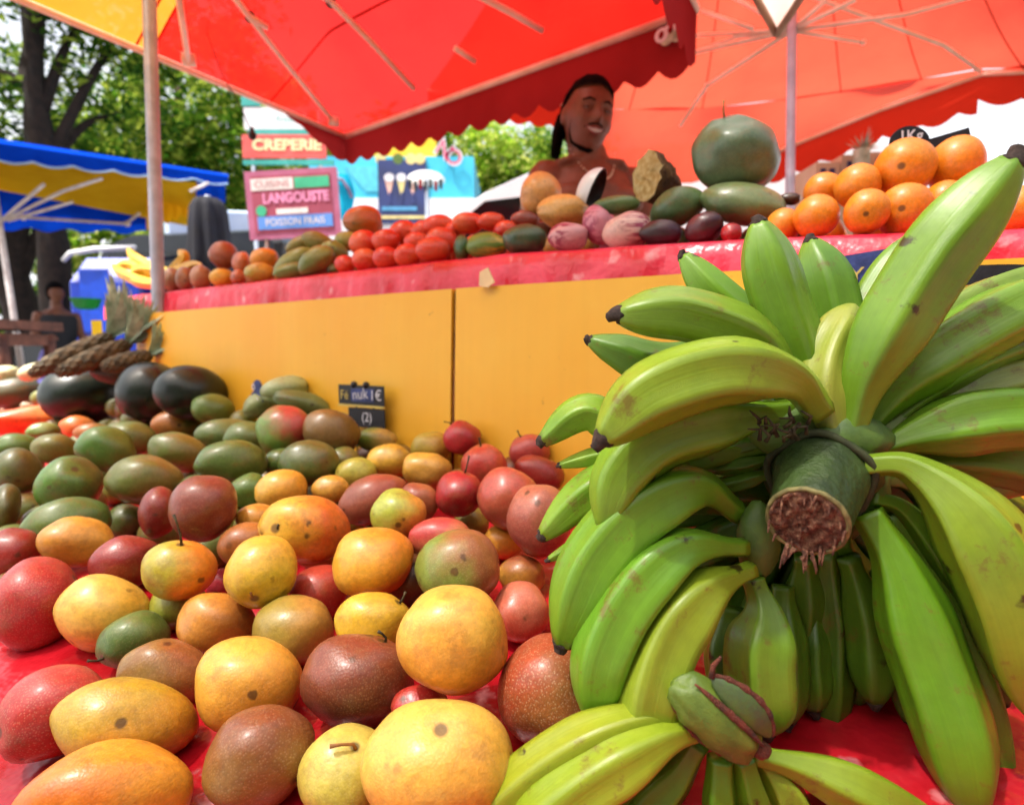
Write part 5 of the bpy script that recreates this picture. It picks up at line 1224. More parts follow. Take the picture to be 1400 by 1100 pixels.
def head_mb(mb, c, F_, U_, k):
    # c centre of head, F_ facing, U_ up, k scale (head height 0.235)
    R_ = F_.cross(U_).normalized(); V = []; n, m_ = 64, 48
    def gs(v, c0, s): return math.exp(-((v-Vector(c0)).length/s)**2)
    for i in range(m_+1):
        th = PI*i/m_
        for j in range(n):
            ph = 2*PI*j/n; st_ = max(0, math.sin(th))**(1 if th < PI/2 else .62); v = Vector((st_*math.cos(ph), st_*math.sin(ph), math.cos(th)))
            x, y, z = v.x*.076, v.y*.096, v.z*.118
            if z < 0:   # jaw narrowing
                t = -z/.118; x *= 1-.30*t; y = y*(1-.12*t)+.012*t
                if y < 0: y *= 1-.25*t
            if y > 0: y *= 1-.06*(1-abs(v.x)); 
            g = Vector((x, y, z))
            if y > .02:
                y += .024*math.exp(-((x/.011)**2+((z+.022)/.014)**2)) + .013*math.exp(-((x/.008)**2+((z-.000)/.022)**2))   # nose
                y += .010*math.exp(-((abs(x)-.010)/.008)**2-((z+.026)/.009)**2)
                y -= .011*math.exp(-(((abs(x)-.031)/.015)**2+((z-.008)/.011)**2))       # sockets
                y += .005*math.exp(-(((abs(x)-.030)/.022)**2+((z-.028)/.008)**2))       # brow
                y += .009*math.exp(-(((abs(x)-.045)/.016)**2+((z+.026)/.016)**2))       # smiling cheeks
                y += .007*math.exp(-((x/.024)**2+((z+.052)/.016)**2))                    # mouth mound
                y += .008*math.exp(-((x/.018)**2+((z+.098)/.014)**2))                    # chin
            V.append(c+(R_*x+F_*y+U_*z)*k)
    F = [[i*n+j, (i+1)*n+j, (i+1)*n+(j+1) % n, i*n+(j+1) % n] for i in range(m_) for j in range(n)]; mb.add(V, F)
    for s in (-1, 1): mb.sph(c+(R_*.077*s-F_*.006-U_*.008)*k, Vector((.010, .018, .030))*k, 12, R=Matrix((R_, F_, U_)).transposed())
# seller
def px1(x, y, d=1.95): return P(x, y, d)
hc = px1(803, 161); kk = 1.03
F_ = Vector((.25, -.95, -.15)).normalized(); U_ = Vector((.10, .06, 1)); U_ = (U_-F_*U_.dot(F_)).normalized(); R_ = F_.cross(U_)
man = empty('person', Vector((hc.x, hc.y, 0)), 'smiling bare chested man with tied back dark hair and necklace behind the counter', 'person')
mb = MB(); head_mb(mb, hc, F_, U_, kk)
X, Yv = hc.x+.01, hc.y+.03; nb = Vector((X-.0, Yv, hc.z-.132))
br = Vector((math.cos(.2), -math.sin(.2)*-1, 0)); br = Vector((.97, .24, 0)).normalized(); bf = Vector((.24, -.97, 0))
limb(mb, [hc-U_*.06-F_*.015, hc-Vector((0, 0, .13))-F_*.01, nb+Vector((0, 0, .01))], [.056, .056, .066], 20)
zs = nb.z
def tor(z, wx, wy, off=0): return (Vector((X, Yv, z))+bf*off, wx, wy)
secs = [tor(zs+.02, .06, .055), tor(zs-.01, .095, .07), tor(zs-.045, .135, .09), tor(zs-.10, .155, .11, .01), tor(zs-.20, .15, .12, .015), tor(zs-.32, .15, .11), tor(zs-.44, .14, .10), tor(zs-.55, .155, .11), tor(zs-.66, .165, .12), tor(zs-.74, .12, .10)]
V = []; n = 32
for (c, wx, wy) in secs:
    for j in range(n): a = 2*PI*j/n; V.append(c+br*math.cos(a)*wx+bf*math.sin(a)*wy)
mb.add(V, [[i*n+j, i*n+(j+1) % n, (i+1)*n+(j+1) % n, (i+1)*n+j] for i in range(len(secs)-1) for j in range(n)]+[list(range(n))[::-1], [(len(secs)-1)*n+j for j in range(n)]])
for s in (-1, 1):
    sh = Vector((X, Yv, zs-.065))+br*s*.148; el = sh+br*s*.07+Vector((0, 0, -.27))+bf*.03; wr = el-br*s*.10+bf*.22+Vector((0, 0, -.03))
    limb(mb, [sh, sh.lerp(el, .4)+br*s*.01, el], [.062, .055, .042], 16); limb(mb, [el, el.lerp(wr, .35), wr], [.043, .042, .026], 14); hand_mb(mb, wr, (wr-el)+Vector((0, 0, -.05)), s)
    mb.sph(sh+br*s*-.005, .060, 16); mb.sph(Vector((X, Yv, zs-.15))+br*s*.08+bf*.085, (.075, .05, .055), 16)   # chest
    mb.tube([Vector((X, Yv, zs-.01))+bf*.055, Vector((X, Yv, zs-.015))+br*s*.09+bf*.065, sh+Vector((0, 0, .035))], [.012, .013, .014], 8)
    hp = Vector((X, Yv, zs-.68))+br*s*.085; kn = hp+Vector((0, 0, -.42)); an = Vector((hp.x, hp.y+.02, .09)); kn.z = (hp.z+an.z)/2
    limb(mb, [hp, hp.lerp(kn, .4), kn], [.098, .085, .058], 16); limb(mb, [kn, kn.lerp(an, .35), an], [.058, .055, .038], 14); limb(mb, [an+Vector((0, .03, -.04)), an+bf*.08+Vector((0, 0, -.05)), an+bf*.16+Vector((0, 0, -.062))], [.036, .034, .022], 12)
bo = mb.build('body', M_skin, man); remesh(bo, .0055, 5, .5)
# shorts
mb = MB(); secs = [tor(zs-.50, .165, .118), tor(zs-.60, .178, .130), tor(zs-.70, .185, .140)]
V = []
for (c, wx, wy) in secs:
    for j in range(n): a = 2*PI*j/n; V.append(c+br*math.cos(a)*wx+bf*math.sin(a)*wy)
mb.add(V, [[i*n+j, i*n+(j+1) % n, (i+1)*n+(j+1) % n, (i+1)*n+j] for i in range(2) for j in range(n)])
for s in (-1, 1): hp = Vector((X, Yv, zs-.68))+br*s*.088; mb.tube([hp+Vector((0, 0, .03)), hp+Vector((0, 0, -.2)), hp+Vector((0, 0, -.40))], [.105, .108, .10], 20, cap=False)
mb.build('shorts', plain('navy_shorts', '#20283c', .8), man)
def hp_(x, y, z): return hc+(R_*x+F_*y+U_*z)*kk
def fs(x, z, off=0.0):          # point on the face surface
    vz = max(-.999, min(.999, z/.118)); st_ = math.sqrt(1-vz*vz)**(1 if z > 0 else .62)
    nar = 1 if z > 0 else 1+.30*z/.118; cx_ = max(-.98, min(.98, x/(.076*nar)/max(st_, .05))); y = st_*math.sqrt(1-cx_*cx_)*.096
    if z < 0: t = -z/.118; y = y*(1-.12*t)+.012*t
    y *= 1-.06*(1-abs(cx_*st_))
    y += .024*math.exp(-((x/.011)**2+((z+.022)/.014)**2)) + .013*math.exp(-((x/.008)**2+(z/.022)**2)) - .011*math.exp(-(((abs(x)-.031)/.015)**2+((z-.008)/.011)**2))
    y += .005*math.exp(-(((abs(x)-.030)/.022)**2+((z-.028)/.008)**2)) + .009*math.exp(-(((abs(x)-.045)/.016)**2+((z+.026)/.016)**2)) + .007*math.exp(-((x/.024)**2+((z+.052)/.016)**2)) + .008*math.exp(-((x/.018)**2+((z+.098)/.014)**2))
    return hp_(x, y+off, z)
mb = MB(); V = []; F = []; n, m_ = 56, 30
for i in range(m_+1):
    for j in range(n):
        ph = 2*PI*j/n; fy_ = math.sin(ph)
        thmax = (.84+.16*abs(math.cos(ph)) if fy_ > .30 else 1.0+(.30-fy_)*1.0); thmax = min(2.15, thmax); th = thmax*i/m_
        v = Vector((math.sin(th)*math.cos(ph), math.sin(th)*math.sin(ph), math.cos(th)))
        q = hp_(v.x*.084, v.y*.103-.002, v.z*.1235); q += (q-hc).normalized()*(.004*noise.noise(q*60)+.002*abs(math.sin(ph*13))); V.append(q)
F = [[i*n+j, (i+1)*n+j, (i+1)*n+(j+1) % n, i*n+(j+1) % n] for i in range(m_) for j in range(n)]
mb.add(V, F)
sL = 1 if R_.x < 0 else -1
for q in range(9):
    a = random.uniform(-.012, .012); mb.tube([hp_(sL*(.055+a), -.06, .0), hp_(sL*(.074+a), -.045+a, -.055), hp_(sL*(.078+a*.8), -.03, -.105-random.uniform(0, .03))], [.018, .015, .009], 8)
mb.build('hair', M_hair, man)
mb = MB(); mb.tube([fs(x_, z_, -.002) for x_, z_ in ((-.064, -.025), (-.060, -.055), (-.047, -.085), (-.024, -.103), (0, -.108), (.024, -.103), (.047, -.085), (.060, -.055), (.064, -.025))], [.001, .0025, .006, .009, .011, .009, .006, .0025, .001], 10); mb.build('beard', M_hair, man)
mb = MB(); mb.tube([fs(x_, z_, .001) for x_, z_ in ((-.034, -.050), (-.018, -.040), (0, -.037), (.018, -.040), (.034, -.050))], [.0015, .0030, .0028, .0030, .0015], 8); mb.build('moustache', M_hair, man)
for s in (-1, 1):
    mb = MB(); mb.tube([fs(s*.015, .027, .001), fs(s*.031, .033, .001), fs(s*.050, .026, .001)], [.0026, .0036, .0018], 8); mb.build('eyebrow', M_hair, man)
V = []
for i in range(13):
    t = -1+2*i/12; x = t*.025; z = -.0555+.008*t*t; hgt = .0068*math.sqrt(max(.02, 1-t*t)); V += [fs(x, z-hgt, .0025), fs(x, z+hgt, .0025)]
mb = MB(); mb.add(V, [[2*i, 2*i+2, 2*i+3, 2*i+1] for i in range(12)]); mb.build('teeth', M_teeth, man)
mb = MB(); mb.tube([fs(-.029, -.046, .001), fs(-.012, -.0485, .003), fs(0, -.0475, .004), fs(.012, -.0485, .003), fs(.029, -.046, .001)], [.002, .0034, .003, .0034, .002], 8)
mb.tube([fs(-.029, -.047, .001), fs(-.014, -.061, .002), fs(0, -.065, .003), fs(.014, -.061, .002), fs(.029, -.047, .001)], [.002, .004, .0048, .004, .002], 8); mb.build('lips', M_lips, man)
for s in (-1, 1):
    e = fs(s*.031, .007, -.0075)
    mb = MB(); mb.sph(e, .0105*kk, 14); ey_ = mb.build('eye', M_teeth, man)
    mb = MB(); mb.sph(e+(F_*.0072-U_*.001)*kk, .0052*kk, 10); i_ = mb.build('iris', M_dark, man)
    mb = MB(); mb.tube([fs(s*.017, .010, .001), fs(s*.031, .0145, .0035), fs(s*.046, .009, .001)], [.003, .0048, .003], 8); mb.tube([fs(s*.018, .003, .001), fs(s*.031, -.001, .0025), fs(s*.045, .003, .001)], [.0025, .0038, .0025], 8); mb.build('eyelid', M_skin, man)
mb = MB(); ch = []
for i in range(29):
    t = -1+2*i/28; ch.append(Vector((X, Yv, zs+.025-.115*(1-t*t)**.8))+br*t*.078+bf*(.125-.09*t*t-.0*t))
for i, p in enumerate(ch): mb.sph(p, .0042 if i % 2 else .003, 8)
mb.build('necklace', plain('silver_beads', '#d8c8b0', .3, metal=.6), man)
def simple_person(cx_, cy_, h, lab, shirt, legs, skin, face=Vector((.6, -.8, 0)), skirt=True, nm='person', arms=True):
    k = h/1.72; e = empty(nm, Vector((cx_, cy_, 0)), lab, 'person'); c = Vector((cx_, cy_, h-.118*k)); F0 = face.normalized(); R0 = F0.cross(Vector((0, 0, 1))).normalized(); O = Vector((cx_, cy_, 0)); mb = MB()
    head_mb(mb, c, F0, Vector((0, 0, 1)), .95*k)
    limb(mb, [c-Vector((0, 0, .07*k)), O+Vector((0, 0, 1.42*k))], [.052*k, .06*k], 14)
    V = []; n = 24
    T = [(1.44, .06, .055), (1.40, .14, .08), (1.34, .17, .095), (1.2, .16, .11), (1.05, .135, .10), (.92, .17, .12), (.8, .14, .11)]
    def ring(z, a_, b_): return [O+Vector((0, 0, z*k))+R0*math.cos(2*PI*j/n)*a_*k+F0*math.sin(2*PI*j/n)*b_*k for j in range(n)]
    for t in T: V += ring(*t)
    mb.add(V, [[i*n+j, i*n+(j+1) % n, (i+1)*n+(j+1) % n, (i+1)*n+j] for i in range(len(T)-1) for j in range(n)]+[list(range(n))[::-1], [(len(T)-1)*n+j for j in range(n)]])
    for s in (-1, 1):
        sh = O+Vector((0, 0, 1.36*k))+R0*s*.17*k; el = sh+R0*s*.05*k+Vector((0, 0, -.26*k)); wr = el+F0*.2*k-R0*s*.05*k+Vector((0, 0, .02)); limb(mb, [sh, el], [.05*k, .036*k], 12); limb(mb, [el, wr], [.036*k, .025*k], 12); hand_mb(mb, wr, wr-el, s)
        hp = O+Vector((0, 0, .86*k))+R0*s*.085*k; an = O+Vector((0, 0, .08))+R0*s*.09*k; kn = hp.lerp(an, .5)+F0*.02; limb(mb, [hp, kn, an], [.085*k, .056*k, .036*k], 14); limb(mb, [an-Vector((0, 0, .035)), an+F0*.15-Vector((0, 0, .05))], [.034, .024], 10)
    b = mb.build('body', skin, e); remesh(b, .012, 3)
    mb = MB(); V = []; T2 = [(1.37, .165, .10), (1.33, .185, .112), (1.2, .175, .125), (1.05, .15, .115), (.90, .185, .135)]
    for t in T2: V += ring(*t)
    mb.add(V, [[i*n+j, i*n+(j+1) % n, (i+1)*n+(j+1) % n, (i+1)*n+j] for i in range(len(T2)-1) for j in range(n)]); mb.build('top', shirt, e)
    mb = MB(); V = []; T3 = [(1.0, .16, .12), (.9, .19, .14), (.6, .21, .17), (.35, .24, .20)] if skirt else [(1.0, .16, .12), (.9, .185, .14), (.8, .185, .145), (.72, .18, .14)]
    for t in T3:
        rg = ring(*t)
        if skirt: rg = [p+(p-O-Vector((0, 0, p.z))).normalized()*.012*math.sin(j*2.6) for j, p in enumerate(rg)]
        V += rg
    mb.add(V, [[i*n+j, i*n+(j+1) % n, (i+1)*n+(j+1) % n, (i+1)*n+j] for i in range(3) for j in range(n)]); mb.build('skirt' if skirt else 'shorts', legs, e)
    mb = MB(); mb.sph(c+Vector((0, 0, .018*k))-F0*.012, (.085*k, .098*k, .115*k), 20, R=Matrix((R0, F0, Vector((0, 0, 1)))).transposed()); 
    for i, v in enumerate(mb.V):
        dv = v-c
        if dv.dot(F0) > .04 and dv.z < .05: mb.V[i] = v-F0*.07
    mb.build('hair', M_hair, e)
M_stripecl = plain('purple_stripe_cloth', '#7c74c8', .8, c2='#3c3878', sc=14, bump=.2)
pp = P(76, 400, 6.0)
simple_person(pp.x, 6.0, 1.66, 'person in a dark sleeveless top and purple striped skirt under the blue canopy', plain('dark_top', '#20242c', .8), M_stripecl, M_skin, Vector((.75, -.5, 0)))
# ---------- left background things
M_redwood = plain('red_brown_wood', '#7c4a38', .6, c2='#4c2a20', sc=10)
tb = empty('wooden_table', P(15, 480, 4.5), 'red brown wooden table at the left edge beside the white canopy pole', 'table'); tb.location.z = 0
bx, by = tb.location.x, 4.5; tz_ = P(20, 445, 4.5).z
mb = MB(); mb.box((bx-.12, by, tz_), (.62, .6, .07)); mb.build('table_top', M_redwood, tb, smooth=False)
mb = MB(); mb.box((bx-.12, by, tz_-.11), (.54, .52, .09)); mb.build('apron', M_redwood, tb, smooth=False)
for sx in (-.37, .13):
    for sy in (-.22, .22): mb = MB(); mb.tube([(bx+sx, by+sy, 0), (bx+sx, by+sy, tz_-.3), (bx+sx, by+sy, tz_-.07)], [.03, .045, .035], 8); mb.build('leg', M_redwood, tb)
mb = MB(); mb.box((bx-.12, by, .35), (.5, .05, .06)); mb.build('stretcher', M_redwood, tb, smooth=False)
# blue delivery van with white roof, seen end on
M_bluep = plain('blue_paint', '#0838b8', .35, c2='#0630a0', sc=3); M_whitep = plain('white_paint', '#e8eaee', .3, c2='#d8dce2', sc=3); M_glass = plain('dark_glass', '#0c1014', .1, bump=0)
def wheel(mb_parent, c, ax, r=.32):
    mb = MB(); c = Vector(c); ax = Vector(ax); mb.tube([c-ax*.1, c-ax*.08, c+ax*.08, c+ax*.1], [r*.9, r, r, r*.9], 28); w_ = mb.build('wheel', M_dark, mb_parent)
    mb = MB(); mb.tube([c-ax*.104, c+ax*.104], r*.55, 20); hb = mesh_obj('rim', [v-c for v in mb.V], mb.F, M_tubew); hb.parent = w_; hb.location = c-(mb_parent.location+w_.location)
    return w_
def extr(prof, c, ax, wdt, nm, mat, parent, z0=0, crown=.0):
    # side profile (x along ax, z) extruded sideways
    ax = Vector(ax).normalized(); sd = Vector((-ax.y, ax.x, 0)); n = len(prof); mb = MB(); V = []
    ws = [-.5, -.46, .46, .5]; sc_2 = [.965, 1, 1, .965]
    cx2 = sum(p[0] for p in prof)/n; cz2 = sum(p[1] for p in prof)/n
    for w_, s_ in zip(ws, sc_2):
        for (x, z) in prof: V.append(Vector(c)+ax*(cx2+(x-cx2)*s_)+sd*w_*wdt+Vector((0, 0, cz2+(z-cz2)*s_)))
    F = [[k*n+i, k*n+(i+1) % n, (k+1)*n+(i+1) % n, (k+1)*n+i] for k in range(3) for i in range(n)]+[list(range(n))[::-1], [3*n+i for i in range(n)]]
    mb.add(V, F); return mb.build(nm, mat, parent, smooth=False)
def quad_on(nm, mat, parent, pts, th=.01):
    pts = [Vector(p) for p in pts]; nn = (pts[1]-pts[0]).cross(pts[2]-pts[0]).normalized()
    if nn.dot(EYE-pts[0]) < 0: nn = -nn
    n = len(pts); mb = MB(); mb.add([p+nn*th for p in pts]+pts, [list(range(n)), list(range(n, 2*n))[::-1]]+[[i, (i+1) % n, (i+1) % n+n, i+n] for i in range(n)]); return mb.build(nm, mat, parent, smooth=False)
# blue covered handcart
y0 = 7.0; a, b = P(98, 350, y0), P(182, 350, y0)
bv = empty('delivery_van', Vector(((a.x+b.x)/2, y0+1.2, 0)), 'blue van with a white rounded roof edge parked under the trees behind the seated area', 'van'); zr = P(130, 345, y0).z
extr([(-1.2, .35), (1.3, .35), (1.3, zr-.05), (-.9, zr-.02), (-1.2, zr-.35)], (bv.location.x, bv.location.y, 0), (0, 1, 0), (b.x-a.x)+.15, 'body', M_bluep, bv)
mb = MB(); xs1 = a.x-.1; mb.tube([(xs1+.02, y0-.03, zr-.10), (xs1+.12, y0-.05, zr-.02), (xs1+.4, y0-.03, zr+.03), (b.x+.05, y0-.03, zr+.05)], [.025, .03, .035, .03], 10); mb.build('roof_edge', M_whitep, bv)
quad_on('rear_door', plain('bright_blue_paint', '#0a50e0', .35), bv, [(a.x+.08, y0-.004, zr-.95), (a.x+.44, y0-.004, zr-.95), (a.x+.44, y0-.004, zr-.2), (a.x+.08, y0-.004, zr-.2)])
for sx in (-1, 1):
    for sy in (-.7, .8): wheel(bv, (bv.location.x+sx*.6, bv.location.y+sy, .32), (1, 0, 0))
# green basin in the person's hands
c = P(118, 416, 5.75); mb = MB(); mb.tube([c-Vector((0, 0, .05)), c-Vector((0, 0, .03)), c+Vector((0, 0, .05)), c+Vector((0, 0, .056))], [.06, .10, .13, .14], 20); tag(mb.build('basin', plain('green_plastic', '#1c9c3c', .4)), 'bright green plastic basin held out by the person in the striped skirt', 'basin')
# navy folded parasol
fp = empty('folded_parasol', P(290, 400, 4.6), 'folded navy parasol standing upright behind the counter, left of the menu board', 'parasol'); fp.location.z = 0; fx = fp.location.x
zt, zb_ = P(290, 262, 4.6).z, P(290, 352, 4.6).z
mb = MB(); V = []; n = 32; L_ = [(zt-.04, .03), (zt-.06, .09), (zt-.12, .12), ((zt+zb_)/2, .135), (zb_, .15), (zb_-.25, .16)]
for (z, r) in L_:
    for j in range(n): aa = 2*PI*j/n; rr = r*(1+.14*math.sin(aa*8+z*2)); V.append((fx+math.cos(aa)*rr, 4.6+math.sin(aa)*rr, z))
mb.add(V, [[i*n+j, i*n+(j+1) % n, (i+1)*n+(j+1) % n, (i+1)*n+j] for i in range(len(L_)-1) for j in range(n)]+[list(range(n)), [(len(L_)-1)*n+j for j in range(n)]]); mb.build('fabric', plain('navy_cloth', '#080c1e', .9, c2='#060814'), fp)
mb = MB(); mb.tube([(fx, 4.6, 0), (fx, 4.6, zt-.03)], .022, 10); mb.build('pole', M_pole, fp); mb = MB(); mb.box((fx, 4.6, .04), (.5, .5, .08)); mb.build('base', M_wood, fp, smooth=False)
# white vans
def van(cxy, ang_, L_, H_, W_, lab, paint, shade=1):
    v = empty('van', Vector((cxy[0], cxy[1], 0)), lab, 'van'); ax = Vector((math.cos(ang_), math.sin(ang_), 0)); sd = Vector((-ax.y, ax.x, 0))
    if sd.y > 0: sd = -sd
    pr = [(-L_/2, .35), (L_/2, .35), (L_/2+.02, .85), (L_/2-.12, 1.0), (L_/2-.85, 1.12), (L_/2-1.55, H_-.12), (L_/2-1.9, H_), (-L_/2+.15, H_), (-L_/2, H_-.15)]
    extr(pr, v.location, ax, W_, 'body', paint, v)
    O = v.location+sd*(W_/2+.002)
    def q(x, z): return O+ax*x+Vector((0, 0, z))
    quad_on('side_window', M_glass, v, [q(L_/2-1.05, 1.14), q(L_/2-1.75, 1.14), q(L_/2-1.85, H_-.25), q(L_/2-1.62, H_-.22)], .006)
    quad_on('side_window', M_glass, v, [q(L_/2-1.95, 1.14), q(L_/2-2.8, 1.14), q(L_/2-2.8, H_-.25), q(L_/2-2.0, H_-.22)], .006)
    quad_on('sill_strip', M_dark, v, [q(-L_/2+.1, .45), q(L_/2-.1, .45), q(L_/2-.1, .55), q(-L_/2+.1, .55)], .012)
    p_ = [(L_/2-.88, 1.14), (L_/2-1.53, H_-.16)]
    ws_ = [v.location+ax*(p_[0][0]+.03)+sd*W_*.42+Vector((0, 0, p_[0][1])), v.location+ax*(p_[0][0]+.03)-sd*W_*.42+Vector((0, 0, p_[0][1])), v.location+ax*(p_[1][0]+.03)-sd*W_*.40+Vector((0, 0, p_[1][1])), v.location+ax*(p_[1][0]+.03)+sd*W_*.40+Vector((0, 0, p_[1][1]))]
    mb = MB(); mb.add(ws_+[p-ax*.02 for p in ws_], [[0, 1, 2, 3], [4, 7, 6, 5]]); mb.build('windscreen', M_glass, v, smooth=False)
    for sx in (-1, 1):
        for so_ in (-1, 1): wheel(v, v.location+ax*sx*(L_/2-.85)+sd*so_*(W_/2-.1)+Vector((0, 0, .32)), sd)
        mb = MB(); mb.sph(v.location+ax*(L_/2-.02)+sd*sx*W_*.36+Vector((0, 0, .85)), (.05, .12, .1), 12, R=Matrix.Rotation(ang_, 3, 'Z')); mb.build('headlight', M_glass, v)
    return v
c = P(700, 300, 6.4)
# big white van standing just behind the seller, bonnet to the left
def white_van():
    v = empty('van', Vector((.62, 4.85, 0)), 'white van with a dark window parked behind the tomatoes, its roof rising towards the seller', 'van')
    L2 = 2.3; O = v.location
    pr = [(-L2, .35), (L2, .35), (L2+.02, .95), (L2-.15, 1.15), (L2-.75, 1.36), (L2-1.05, 1.72), (L2-1.5, 2.02), (L2-2.0, 2.24), (L2-2.7, 2.34), (-L2+.2, 2.34), (-L2, 2.15)]
    extr([(-x, z) for x, z in pr], O, (1, 0, 0), 1.9, 'body', M_whitep, v)
    yf = O.y-.955
    def q(x, z): return Vector((O.x-x, yf, z))
    quad_on('side_window', M_glass, v, [q(1.12, 1.40), q(.55, 1.40), q(.55, 1.97), q(.80, 1.94), q(1.0, 1.78), q(1.12, 1.60)], .008)
    quad_on('side_window', M_glass, v, [q(.42, 1.40), q(-.4, 1.40), q(-.4, 1.99), q(.42, 1.98)], .008)
    quad_on('sill_strip', M_dark, v, [q(-2.2, .5), q(2.2, .5), q(2.2, .6), q(-2.2, .6)], .012)
    mb = MB(); mb.add([O+Vector(p) for p in ((-1.22, -.78, 1.70), (-1.22, .78, 1.70), (-.84, .76, 2.04), (-.84, -.76, 2.04))]+[O+Vector(p)+Vector((.06, 0, -.06)) for p in ((-1.22, -.78, 1.70), (-1.22, .78, 1.70), (-.84, .76, 2.04), (-.84, -.76, 2.04))], [[0, 1, 2, 3], [7, 6, 5, 4], [0, 4, 5, 1], [1, 5, 6, 2], [2, 6, 7, 3], [3, 7, 4, 0]]); mb.build('windscreen', M_glass, v, smooth=False)
    for sx in (-1, 1):
        for sy in (-1, 1): wheel(v, O+Vector((sx*1.45, sy*.86, .34)), (0, 1, 0), .34)
        mb = MB(); mb.sph(O+Vector((-2.26, sx*.7, .95)), (.06, .14, .10), 12); mb.build('headlight', M_tubew, v)
white_van()
v2 = P(365, 330, 8.6)
van((v2.x+1.0, 8.8), math.radians(12), 4.2, P(365, 292, 7.9).z, 1.8, 'pale bluish van with dark windows behind the red framed menu board', plain('pale_blue_paint', '#b8c8e0', .35, c2='#a8bcd8', sc=3))
c5 = P(248, 345, 7.6)
van((c5.x-.3, 8.2), math.radians(170), 4.0, P(220, 318, 7.3).z, 1.7, 'dark parked car seen between the steel pole and the folded navy parasol', plain('dark_paint', '#1a2026', .3))
# turquoise snack truck
ty = 7.6
tl, tr = P(425, 300, ty), P(648, 300, ty); zt, zb_ = P(530, 214, ty).z, P(530, 271, ty).z
tk = empty('snack_truck', Vector(((tl.x+tr.x)/2, ty+1.0, 0)), 'turquoise snack truck with a yellow roof board and an ice cream poster', 'food truck')
M_turq = plain('turquoise_paint', '#3cbce0', .4, c2='#4cc8e8', sc=2); M_yb = plain('yellow_board', '#f0c420', .5, c2='#f4d040', sc=3)
mb = MB(); cx_ = tk.location.x; W_ = tr.x-tl.x
mb.box((cx_, ty+1.0, (zt+zb_)/2), (W_, 2.0, zt-zb_)); mb.build('body', M_turq, tk, smooth=False)
mb = MB(); mb.box((cx_, ty+1.0, (zb_+.5)/2+.0), (W_+.02, 2.02, zb_-.5)); mb.build('lower_panel', M_whitep, tk, smooth=False)
mb = MB(); a, b = P(488, 181, ty), P(596, 213, ty); mb.box(((a.x+b.x)/2, ty+.05, (a.z+b.z)/2), (b.x-a.x, .06, a.z-b.z+.02)); mb.build('roof_board', M_yb, tk, smooth=False)
for sx in (-1, 1): wheel(tk, (cx_+sx*W_*.32, ty+.12, .34), (0, 1, 0), .34); wheel(tk, (cx_+sx*W_*.32, ty+1.9, .34), (0, 1, 0), .34)
mb = MB(); mb.box((cx_, ty+1, .42), (W_-.1, 1.7, .14)); mb.build('chassis', M_dark, tk, smooth=False)
quad_on('serving_window', plain('truck_window', '#60d0e8', .3), tk, [P(500, 262, ty-.001), P(518, 262, ty-.001), P(518, 228, ty-.001), P(470, 228, ty-.001), P(470, 262, ty-.001)][:4], .01)
ic = Sign(P(550, 262, ty-.03), RT, up); kp = ty/FPX
M_poster = plain('poster_blue', '#2c3c74', .5, c2='#24305c', sc=4); M_icep = plain('ice_pink', '#e8b8a8', .5, bump=0); M_icey = plain('ice_yellow', '#e8d890', .5, bump=0)
ic.plate(64*kp, 82*kp, 0, 0, 'poster', M_poster, tk, th=.02)
for i, (dx, m_) in enumerate(((-17, M_icep), (-1, M_icey), (14, M_icep))):
    mb = MB(); mb.add([ic.at((dx-6)*kp, 16*kp, .004), ic.at((dx+6)*kp, 16*kp, .004), ic.at((dx+1)*kp, -4*kp, .004), ic.at((dx-1)*kp, -4*kp, .004)], [[3, 2, 1, 0]]); mb.build('painted_sundae', m_, tk, smooth=False)
    ic.plate(13*kp, 11*kp, dx*kp, 18*kp, 'painted_scoop', M_chalk, tk, th=.004, z=.008, rad=1)
    ic.plate(3*kp, 14*kp, (dx+1)*kp, -8*kp, 'painted_foot', M_signblue, tk, th=.003, z=.006)
ic.plate(46*kp, 5*kp, -4*kp, -22*kp, 'poster_line', plain('poster_cyan', '#58a8d8', .5, bump=0), tk, th=.003, z=.005); ic.plate(60*kp, 4*kp, 2*kp, -33*kp, 'poster_line', M_icey, tk, th=.003, z=.005)
for dx in (-28, -5, 12, 24): ic.plate(14*kp, 14*kp, dx*kp, 42*kp, 'poster_fruit', M_icey if dx != -5 else M_pad, tk, th=.01, z=.002+.001*dx/10, rad=1)
nl = Sign(P(607, 207, ty-.05), RT, up)
for (ch_, dx, dy) in (('G', -15, 12), ('L', -8, 7), ('N', 0, 1), ('O', 12, -8)):
    if ch_ in 'NO':
        nl.text(ch_, 30*kp, dx*kp, dy*kp, 'letter_outline', M_chalk, tk, rot=-.6, z=0, bold=.012); nl.text(ch_, 27*kp, dx*kp, dy*kp, 'letter', plain('letter_pink'+ch_, '#d84878', .5, bump=0), tk, rot=-.6, z=.012)
# small white sunshade with things under it
sp_ = empty('sunshade', P(585, 300, 6.9), 'small pale dome sunshade over dark goods, in front of the ice cream poster', 'sunshade'); sp_.location.z = 0
c = P(583, 247, 6.9); mb = MB(); V = []; n = 24
for i in range(8):
    th = PI/2*i/7
    for j in range(n): V.append((c.x+math.sin(th)*.22*math.cos(2*PI*j/n), c.y+math.sin(th)*.22*math.sin(2*PI*j/n), c.z+math.cos(th)*.10))
mb.add(V, [[i*n+j, (i+1)*n+j, (i+1)*n+(j+1) % n, i*n+(j+1) % n] for i in range(7) for j in range(n)]); mb.build('dome', M_white, sp_)
for i in range(7): mb = MB(); x = c.x-.19+.06*i; mb.box((x, c.y, c.z-.04-.02*(i % 2)), (.035, .06, .10)); mb.build('hanging_item', [M_dark, M_slate, M_redv][i % 3], sp_, smooth=False)
mb = MB(); mb.tube([(c.x, c.y, 0), (c.x, c.y, c.z+.09)], .02, 8); mb.build('pole', M_pole, sp_)
